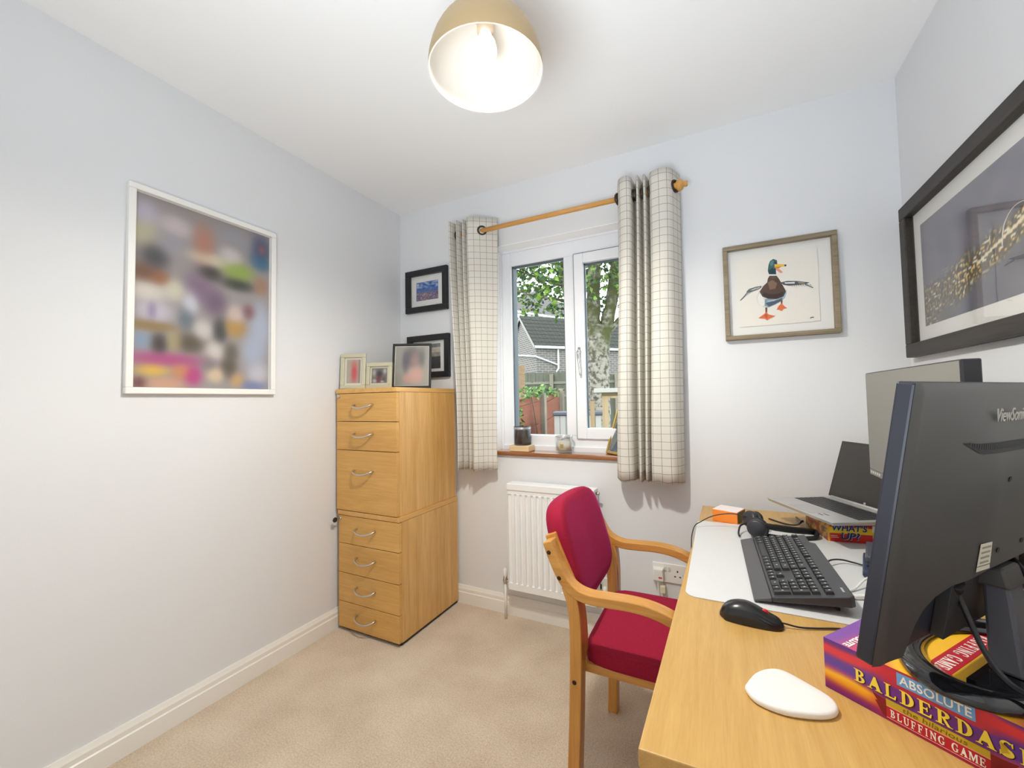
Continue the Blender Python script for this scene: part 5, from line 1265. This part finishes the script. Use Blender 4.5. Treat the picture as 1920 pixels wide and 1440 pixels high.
# pale brick outbuilding with a tiled roof
cor = Vector((-6.27, 14.72, 0)); sdv = Vector((.67, .742, 0)).normalized(); gdv = Vector((-.742, .67, 0)).normalized()
ou = thing('outbuilding', 'pale brick outbuilding with dark tiled roof and white downpipe beyond the fence', 'building', (cor.x, cor.y, -.25)); ouo = (cor.x, cor.y, -.25)
M_pbrick = brick_mat('pale_buff_brick', (.150, .135, .120, 1), (.120, .108, .096, 1), (.30, .29, .275, 1), 1.15)
Lb, Wb, ze, za = 7.0, 2.8, 3.36, 4.70
def uvq(bm, qs, us): bm.add(qs, [tuple(range(len(qs)))], 0, False, None, us)
A_, B_, C_, D_ = cor, cor+sdv*Lb, cor+sdv*Lb+gdv*Wb, cor+gdv*Wb
b = MB()
def wallq(p, q, zt0, zt1):
    l = (q-p).length; uvq(b, [(p.x, p.y, -.25), (q.x, q.y, -.25), (q.x, q.y, zt1), (p.x, p.y, zt0)], [(0, 0), (l, 0), (l, zt1+.25), (0, zt0+.25)])
wallq(A_, B_, ze, ze); wallq(B_, C_, ze, ze); wallq(C_, D_, ze, ze)
mid = cor+gdv*(Wb/2)
uvq(b, [(D_.x, D_.y, -.25), (A_.x, A_.y, -.25), (A_.x, A_.y, ze), (mid.x, mid.y, za-.03), (D_.x, D_.y, ze)], [(0, 0), (Wb, 0), (Wb, ze+.25), (Wb/2, za+.25), (0, ze+.25)])
b.build('walls', M_pbrick, ou, ouo)
M_tile = mat('mossy_dark_tile', (.020, .021, .015, 1), .9, noise_=(4, .7, (1, 1, 1)))
def rp(s, t, lift=0):
    """point on the near roof slope: s along the eave, t 0..1 up to the ridge"""
    g = gdv*(-.12+(Wb/2+.12)*t); nz = Vector((0, 0, 1))*lift
    p = cor+sdv*(s-.10)+g; z = ze-.11+(za-ze+.11)*t
    return (p.x, p.y, z+lift)
b = MB(); b.add([rp(0, 0), rp(Lb+.2, 0), rp(Lb+.2, 1), rp(0, 1)]+[rp(0, 0, -.05), rp(Lb+.2, 0, -.05), rp(Lb+.2, 1, -.05), rp(0, 1, -.05)], [(0, 1, 2, 3), (7, 6, 5, 4), (0, 4, 5, 1), (1, 5, 6, 2), (2, 6, 7, 3), (3, 7, 4, 0)])
e_ = cor+gdv*(Wb+.12); f_ = e_+sdv*(Lb+.1); e_ = e_-sdv*.1; m0 = Vector(rp(0, 1)); m1 = Vector(rp(Lb+.2, 1))
b.add([(e_.x, e_.y, ze-.11), (f_.x, f_.y, ze-.11), tuple(m1), tuple(m0)], [(3, 2, 1, 0)])
roof = b.build('roof', M_tile, ou, ouo)
tilem = None; NR = 8; TW = .333
sl = math.atan2(za-ze+.11, Wb/2+.12); slen = math.hypot(za-ze+.11, Wb/2+.12)/NR
ea = math.atan2(sdv.y, sdv.x)
for r in range(NR):
    for k in range(int((Lb+.2)/TW)):
        if tilem is None:
            m = MB(); W2 = TW*1.0
            prof = [(0, .016), (.06, .030), (.12, .018), (.19, .010), (.26, .022), (W2, .016)]
            for i in range(5):
                (x0, h0), (x1, h1) = prof[i], prof[i+1]
                m.add([(x0, 0, h0+.014), (x1, 0, h1+.014), (x1, slen*1.18, h1), (x0, slen*1.18, h0), (x0, 0, h0-.008), (x1, 0, h1-.008)], [(0, 1, 2, 3), (4, 5, 1, 0)])
            o = m.build('roof_tile', M_tile, roof); tilem = o.data
        else:
            o = bpy.data.objects.new('roof_tile', tilem); C.objects.link(o); o.parent = roof
        p = rp(k*TW+(TW/2 if r % 2 else 0)*.0, r/NR)
        o.location = (p[0]-ouo[0], p[1]-ouo[1], p[2]-ouo[2]); o.rotation_euler = Matrix.Rotation(ea, 3, 'Z').to_euler()
        o.rotation_euler = (Matrix.Rotation(ea, 3, 'Z') @ Matrix.Rotation(sl, 3, 'X')).to_euler()
M_upvc2 = mat('white_rainwater_pipe', (.62, .62, .62, 1), .4)
MB().tube([rp(0, 0, -.02), rp(Lb+.2, 0, -.02)], .055, 10).build('gutter', M_upvc2, ou, ouo)
def off(p, n=.05): q = Vector(p)+(sdv.cross(Vector((0, 0, 1))))*n; return tuple(q)
for s0, nm in ((0, 'barge_board'),):
    for t0, t1 in ((0, 1),):
        b = MB(); a0 = Vector(rp(-.02, 0)); a1 = Vector(rp(-.02, 1)); th = sdv*.03; dn = Vector((0, 0, -.13))
        b.add([a0, a1, a1+dn, a0+dn]+[a0+th, a1+th, a1+dn+th, a0+dn+th], [(0, 1, 2, 3), (7, 6, 5, 4), (0, 4, 5, 1), (3, 2, 6, 7)]); b.build(nm, mat('pale_render', rgb(139, 135, 128), .8), ou, ouo)
        a0 = Vector((e_.x, e_.y, ze-.11))-sdv*.02; b = MB()
        b.add([a0, a1, a1+dn, a0+dn]+[a0+th, a1+th, a1+dn+th, a0+dn+th], [(0, 1, 2, 3), (7, 6, 5, 4), (0, 4, 5, 1), (3, 2, 6, 7)]); b.build(nm, mat('pale_render', rgb(139, 135, 128), .8), ou, ouo)
dp0, dp1, dp2 = (-5.65, 15.41, 3.33), (-5.65, 15.41, 2.42), (-5.72, 15.34, 2.27)
MB().tube([off(dp0), off(dp1), off(dp2)], .038, 10).build('downpipe', M_upvc2, ou, ouo)
gn = -sdv
def offg(p): q = Vector(p)+gn*.05; return tuple(q)
wp_ = [offg((-8.2, 16.46, 3.15)), offg((-7.66, 15.97, 3.12)), tuple(Vector((-6.27, 14.72, 2.87))+gn*.06+sdv.cross(Vector((0, 0, 1)))*.06), off((-5.65, 15.41, 2.55))]
MB().tube(wp_, .034, 10).build('waste_pipe', M_upvc2, ou, ouo)

# house further back
ho_ = thing('house', 'tall pale brick house with hipped brown roof and white eaves far behind', 'building', (-10.59, 21.54, -.25)); hoo = (-10.59, 21.54, -.25)
dh = Vector((.42, .9075, 0)).normalized(); ph_ = Vector((-.9075, .42, 0)).normalized(); P0_ = Vector((-10.59, 21.54, 0))
ha, hb = P0_-dh*1.2, P0_+dh*9.0; hc, hd = hb+ph_*7.0, ha+ph_*7.0
b = MB()
for p, q in ((ha, hb), (hb, hc), (hc, hd), (hd, ha)):
    l = (q-p).length; uvq(b, [(p.x, p.y, -.25), (q.x, q.y, -.25), (q.x, q.y, 6.0), (p.x, p.y, 6.0)], [(0, 0), (l, 0), (l, 6.25), (0, 6.25)])
b.build('walls', M_pbrick, ho_, hoo)
M_rtile = mat('brown_plain_tile', rgb(99, 90, 86), .9)
tn = M_rtile.node_tree.nodes; tl = M_rtile.node_tree.links
tcn = tn.new('ShaderNodeTexCoord'); wv = tn.new('ShaderNodeTexWave'); wv.bands_direction = 'Z'; wv.inputs['Scale'].default_value = 1.9; wv.inputs['Distortion'].default_value = .4
rr_ = tn.new('ShaderNodeValToRGB'); rr_.color_ramp.elements[0].color = (.045, .040, .038, 1); rr_.color_ramp.elements[1].color = (.105, .094, .088, 1)
tl.new(tcn.outputs['Object'], wv.inputs['Vector']); tl.new(wv.outputs['Fac'], rr_.inputs['Fac']); tl.new(rr_.outputs['Color'], tn['Principled BSDF'].inputs['Base Color'])
ov = .35
ea_, eb_, ec_, ed_ = ha-dh*ov-ph_*ov, hb+dh*ov-ph_*ov, hc+dh*ov+ph_*ov, hd-dh*ov+ph_*ov
apx = Vector((-11.7, 27.46, 9.15))
b = MB(); b.add([tuple(ea_+Vector((0, 0, 6.2))), tuple(eb_+Vector((0, 0, 6.2))), tuple(ec_+Vector((0, 0, 6.2))), tuple(ed_+Vector((0, 0, 6.2))), tuple(apx)], [(0, 1, 4), (1, 2, 4), (2, 3, 4), (3, 0, 4), (3, 2, 1, 0)])
b.build('roof', M_rtile, ho_, hoo)
b = MB(); dz0, dz1 = Vector((0, 0, 5.98)), Vector((0, 0, 6.22))
b.add([tuple(v+dz0) for v in (ea_, eb_, ec_, ed_)]+[tuple(v+dz1) for v in (ea_, eb_, ec_, ed_)], [(3, 2, 1, 0), (4, 5, 6, 7), (0, 1, 5, 4), (1, 2, 6, 5), (2, 3, 7, 6), (3, 0, 4, 7)])
b.build('fascia', M_upvc2, ho_, hoo)
go0, go1 = ea_-ph_*.06+Vector((0, 0, 6.30)), eb_-ph_*.06+Vector((0, 0, 6.30))
MB().tube([tuple(go0), tuple(go1)], .075, 8).build('gutter', M_upvc2, ho_, hoo)

# tree
tr = thing('tree', 'large mossy grey barked tree with spreading limbs and green leaves outside', 'tree', (-2.30, 8.70, -.25)); tro = (-2.30, 8.70, -.25)
M_bark = mat('mottled_bark', rgb(128, 121, 107), .95)
n = M_bark.node_tree.nodes; l = M_bark.node_tree.links
tc = n.new('ShaderNodeTexCoord'); t1 = n.new('ShaderNodeTexNoise'); t1.inputs['Scale'].default_value = 14; t1.inputs['Detail'].default_value = 9
r1 = n.new('ShaderNodeValToRGB'); r1.color_ramp.elements[0].position = .40; r1.color_ramp.elements[1].position = .56
r1.color_ramp.elements[0].color = (.070, .060, .044, 1); r1.color_ramp.elements[1].color = (.27, .25, .20, 1)
t2 = n.new('ShaderNodeTexNoise'); t2.inputs['Scale'].default_value = 3.2; t2.inputs['Detail'].default_value = 4
sx_ = n.new('ShaderNodeSeparateXYZ'); mr = n.new('ShaderNodeMapRange'); mr.inputs[1].default_value = 2.2; mr.inputs[2].default_value = 2.75   # moss grows from the fork upward
mr2 = n.new('ShaderNodeMath'); mr2.operation = 'MULTIPLY'; r2 = n.new('ShaderNodeValToRGB'); r2.color_ramp.elements[0].position = .34; r2.color_ramp.elements[1].position = .52
mxm = n.new('ShaderNodeMix'); mxm.data_type = 'RGBA'; mxm.inputs[7].default_value = (.055, .060, .012, 1)
l.new(tc.outputs['Object'], t1.inputs['Vector']); l.new(tc.outputs['Object'], t2.inputs['Vector']); l.new(tc.outputs['Object'], sx_.inputs[0])
l.new(t1.outputs['Fac'], r1.inputs['Fac']); l.new(t2.outputs['Fac'], r2.inputs['Fac']); l.new(sx_.outputs[2], mr.inputs[0])
l.new(r2.outputs['Color'], mr2.inputs[0]); l.new(mr.outputs[0], mr2.inputs[1]); l.new(mr2.outputs[0], mxm.inputs[0]); l.new(r1.outputs['Color'], mxm.inputs[6]); l.new(mxm.outputs[2], n['Principled BSDF'].inputs['Base Color'])
bpn = n.new('ShaderNodeBump'); bpn.inputs['Strength'].default_value = .8; bpn.inputs['Distance'].default_value = .05; l.new(t1.outputs['Fac'], bpn.inputs['Height']); l.new(bpn.outputs['Normal'], n['Principled BSDF'].inputs['Normal'])
def limb(name, pts, rads, m=12):
    P = smooth_path(pts, 6); N = len(P); R = []
    for i in range(N):
        q = i/(N-1)*(len(rads)-1); k = min(int(q), len(rads)-2); R.append((rads[k]+(rads[k+1]-rads[k])*(q-k))*(1+.10*noise.noise(Vector((i*.6, len(pts), 0)))))
    b = MB(); b.tube(P, R, m)
    v = b.v
    for i, p in enumerate(v):
        k = noise.noise(Vector(p)*6)*.018; v[i] = (p[0]+k, p[1]+k*.6, p[2])
    return b.build(name, M_bark, tr, tro)
limb('trunk', [(-2.31, 8.72, -.3), (-2.31, 8.70, .5), (-2.30, 8.70, 1.3), (-2.29, 8.70, 2.0), (-2.29, 8.71, 2.5), (-2.29, 8.71, 2.75)], [.34, .28, .245, .245, .265, .20], 18)
limb('branch', [(-2.34, 8.70, 2.35), (-2.36, 8.69, 2.9), (-2.34, 8.68, 3.4), (-2.30, 8.66, 4.1), (-2.32, 8.6, 5.2)], [.19, .15, .145, .13, .09])
limb('branch', [(-2.20, 8.72, 2.30), (-2.08, 8.76, 2.8), (-1.97, 8.79, 3.3), (-1.86, 8.80, 4.0), (-1.70, 8.82, 5.0)], [.17, .135, .13, .12, .08])
limb('branch', [(-2.42, 8.69, 2.40), (-2.56, 8.62, 2.85), (-2.74, 8.55, 3.25), (-2.95, 8.50, 3.65), (-3.12, 8.45, 4.3)], [.10, .07, .065, .06, .045])
limb('branch', [(-2.90, 8.50, 3.55), (-2.93, 8.48, 3.9), (-2.88, 8.44, 4.4)], [.06, .07, .07])
limb('branch', [(-2.16, 8.73, 2.50), (-1.95, 8.78, 2.72), (-1.70, 8.85, 2.95), (-1.2, 9.0, 3.3)], [.10, .065, .055, .04])
limb('branch', [(-2.72, 8.55, 3.22), (-3.1, 8.3, 3.35), (-3.5, 8.0, 3.4), (-3.9, 7.7, 3.6)], [.04, .028, .024, .02], 8)
limb('branch', [(-2.95, 8.50, 3.65), (-3.3, 8.1, 3.75), (-3.7, 7.7, 3.9)], [.035, .025, .018], 8)
M_leaf3 = mat('tree_leaf_dark', (.030, .072, .010, 1), .6, noise_=(2, .5, (1, 1, 1)))
M_leaf4 = mat('tree_leaf_bright', (.15, .25, .022, 1), .6, noise_=(2, .4, (1, 1, 1)))
for m_ in (M_leaf3, M_leaf4, M_leaf1, M_leaf2):
    m_.node_tree.nodes['Principled BSDF'].inputs['Transmission Weight'].default_value = 0.0
rnd = random.Random(21); pts = []
while len(pts) < 9500:
    p = Vector((rnd.uniform(-5.6, .6), rnd.uniform(6.4, 11.0), rnd.uniform(2.7, 6.4)))
    e = ((p.x+2.6)/3.0)**2+((p.y-8.6)/2.3)**2+((p.z-4.7)/1.75)**2
    if e > 1: continue
    if p.z < 2.98+.22*noise.noise(Vector((p.x*2.2, p.y*2.2, 0))): continue
    if noise.noise(p*1.9)+.32*noise.noise(p*5) < -.06: continue
    if (Vector((p.x+2.15, p.y-8.7)).length < .45) and p.z < 3.6: continue
    pts.append(p)
b = MB(); leaves(b, pts, .125, rnd, (0, 0, 1)); stuff(b.build('foliage', [M_leaf3, M_leaf4], tr, tro))

# plastic storage box and wooden potting table
sb = thing('storage_box', 'white slatted garden storage box with a grey lid outside the window', 'storage box', (-2.24, 5.89, -.25), math.atan2(.17, .52))
M_cream = mat('cream_resin', rgb(156, 152, 145), .5); M_greylid = mat('grey_resin', rgb(68, 71, 79), .5); M_dkres = mat('slate_resin', rgb(54, 60, 68), .6)
MB().box(.004, .70, .006, .62, 0, 1.185).build('body', M_dkres, sb)
for k in range(8): MB().box(.004+.0875*k, .004+.0875*k+.082, 0, .008, .02, 1.18).build('slat', M_cream, sb, bevel=.003)
MB().box(-.02, .73, -.03, .65, 1.185, 1.235).build('lid', M_greylid, sb, bevel=.012)
tb = thing('potting_table', 'raw timber garden table with a white top beside the storage box', 'table', (-1.17, 4.34, -.25), math.radians(14))
M_timber = wood('raw_pine', rgb(139, 116, 82), rgb(157, 138, 107), .7, 'Z', .8, 0)
MB().box(-.02, .82, -.02, .62, 1.490, 1.535).build('table_top', mat('white_worktop', rgb(153, 150, 142), .6), tb, bevel=.004)
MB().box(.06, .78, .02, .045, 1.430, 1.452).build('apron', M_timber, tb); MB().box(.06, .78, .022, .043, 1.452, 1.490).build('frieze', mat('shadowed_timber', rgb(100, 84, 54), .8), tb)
for x, y in ((.065, .02), (.72, .02), (.065, .54), (.72, .54)): MB().box(x, x+.062, y, y+.062, 0, 1.43 if y < .1 else 1.49).build('leg', M_timber, tb, bevel=.003)
b = MB(); b.hexa([(.125, .03, 1.20), (.145, .03, 1.20), (.145, .05, 1.20), (.125, .05, 1.20)], [(.085, .03, 1.40), (.105, .03, 1.40), (.105, .05, 1.40), (.085, .05, 1.40)]); b.build('brace', mat('white_worktop', (1, 1, 1, 1)), tb)
for z in (.45,): MB().box(.07, .76, .04, .58, z, z+.02).build('shelf', M_timber, tb)
stk = MB().box(-1.42, -1.372, 4.98, 5.03, -.25, 1.15).build('timber_post', M_timber, None, (-1.40, 5.0, -.25), bevel=.003)
tag(stk, 'slim raw timber post standing just left of the potting table', 'post')
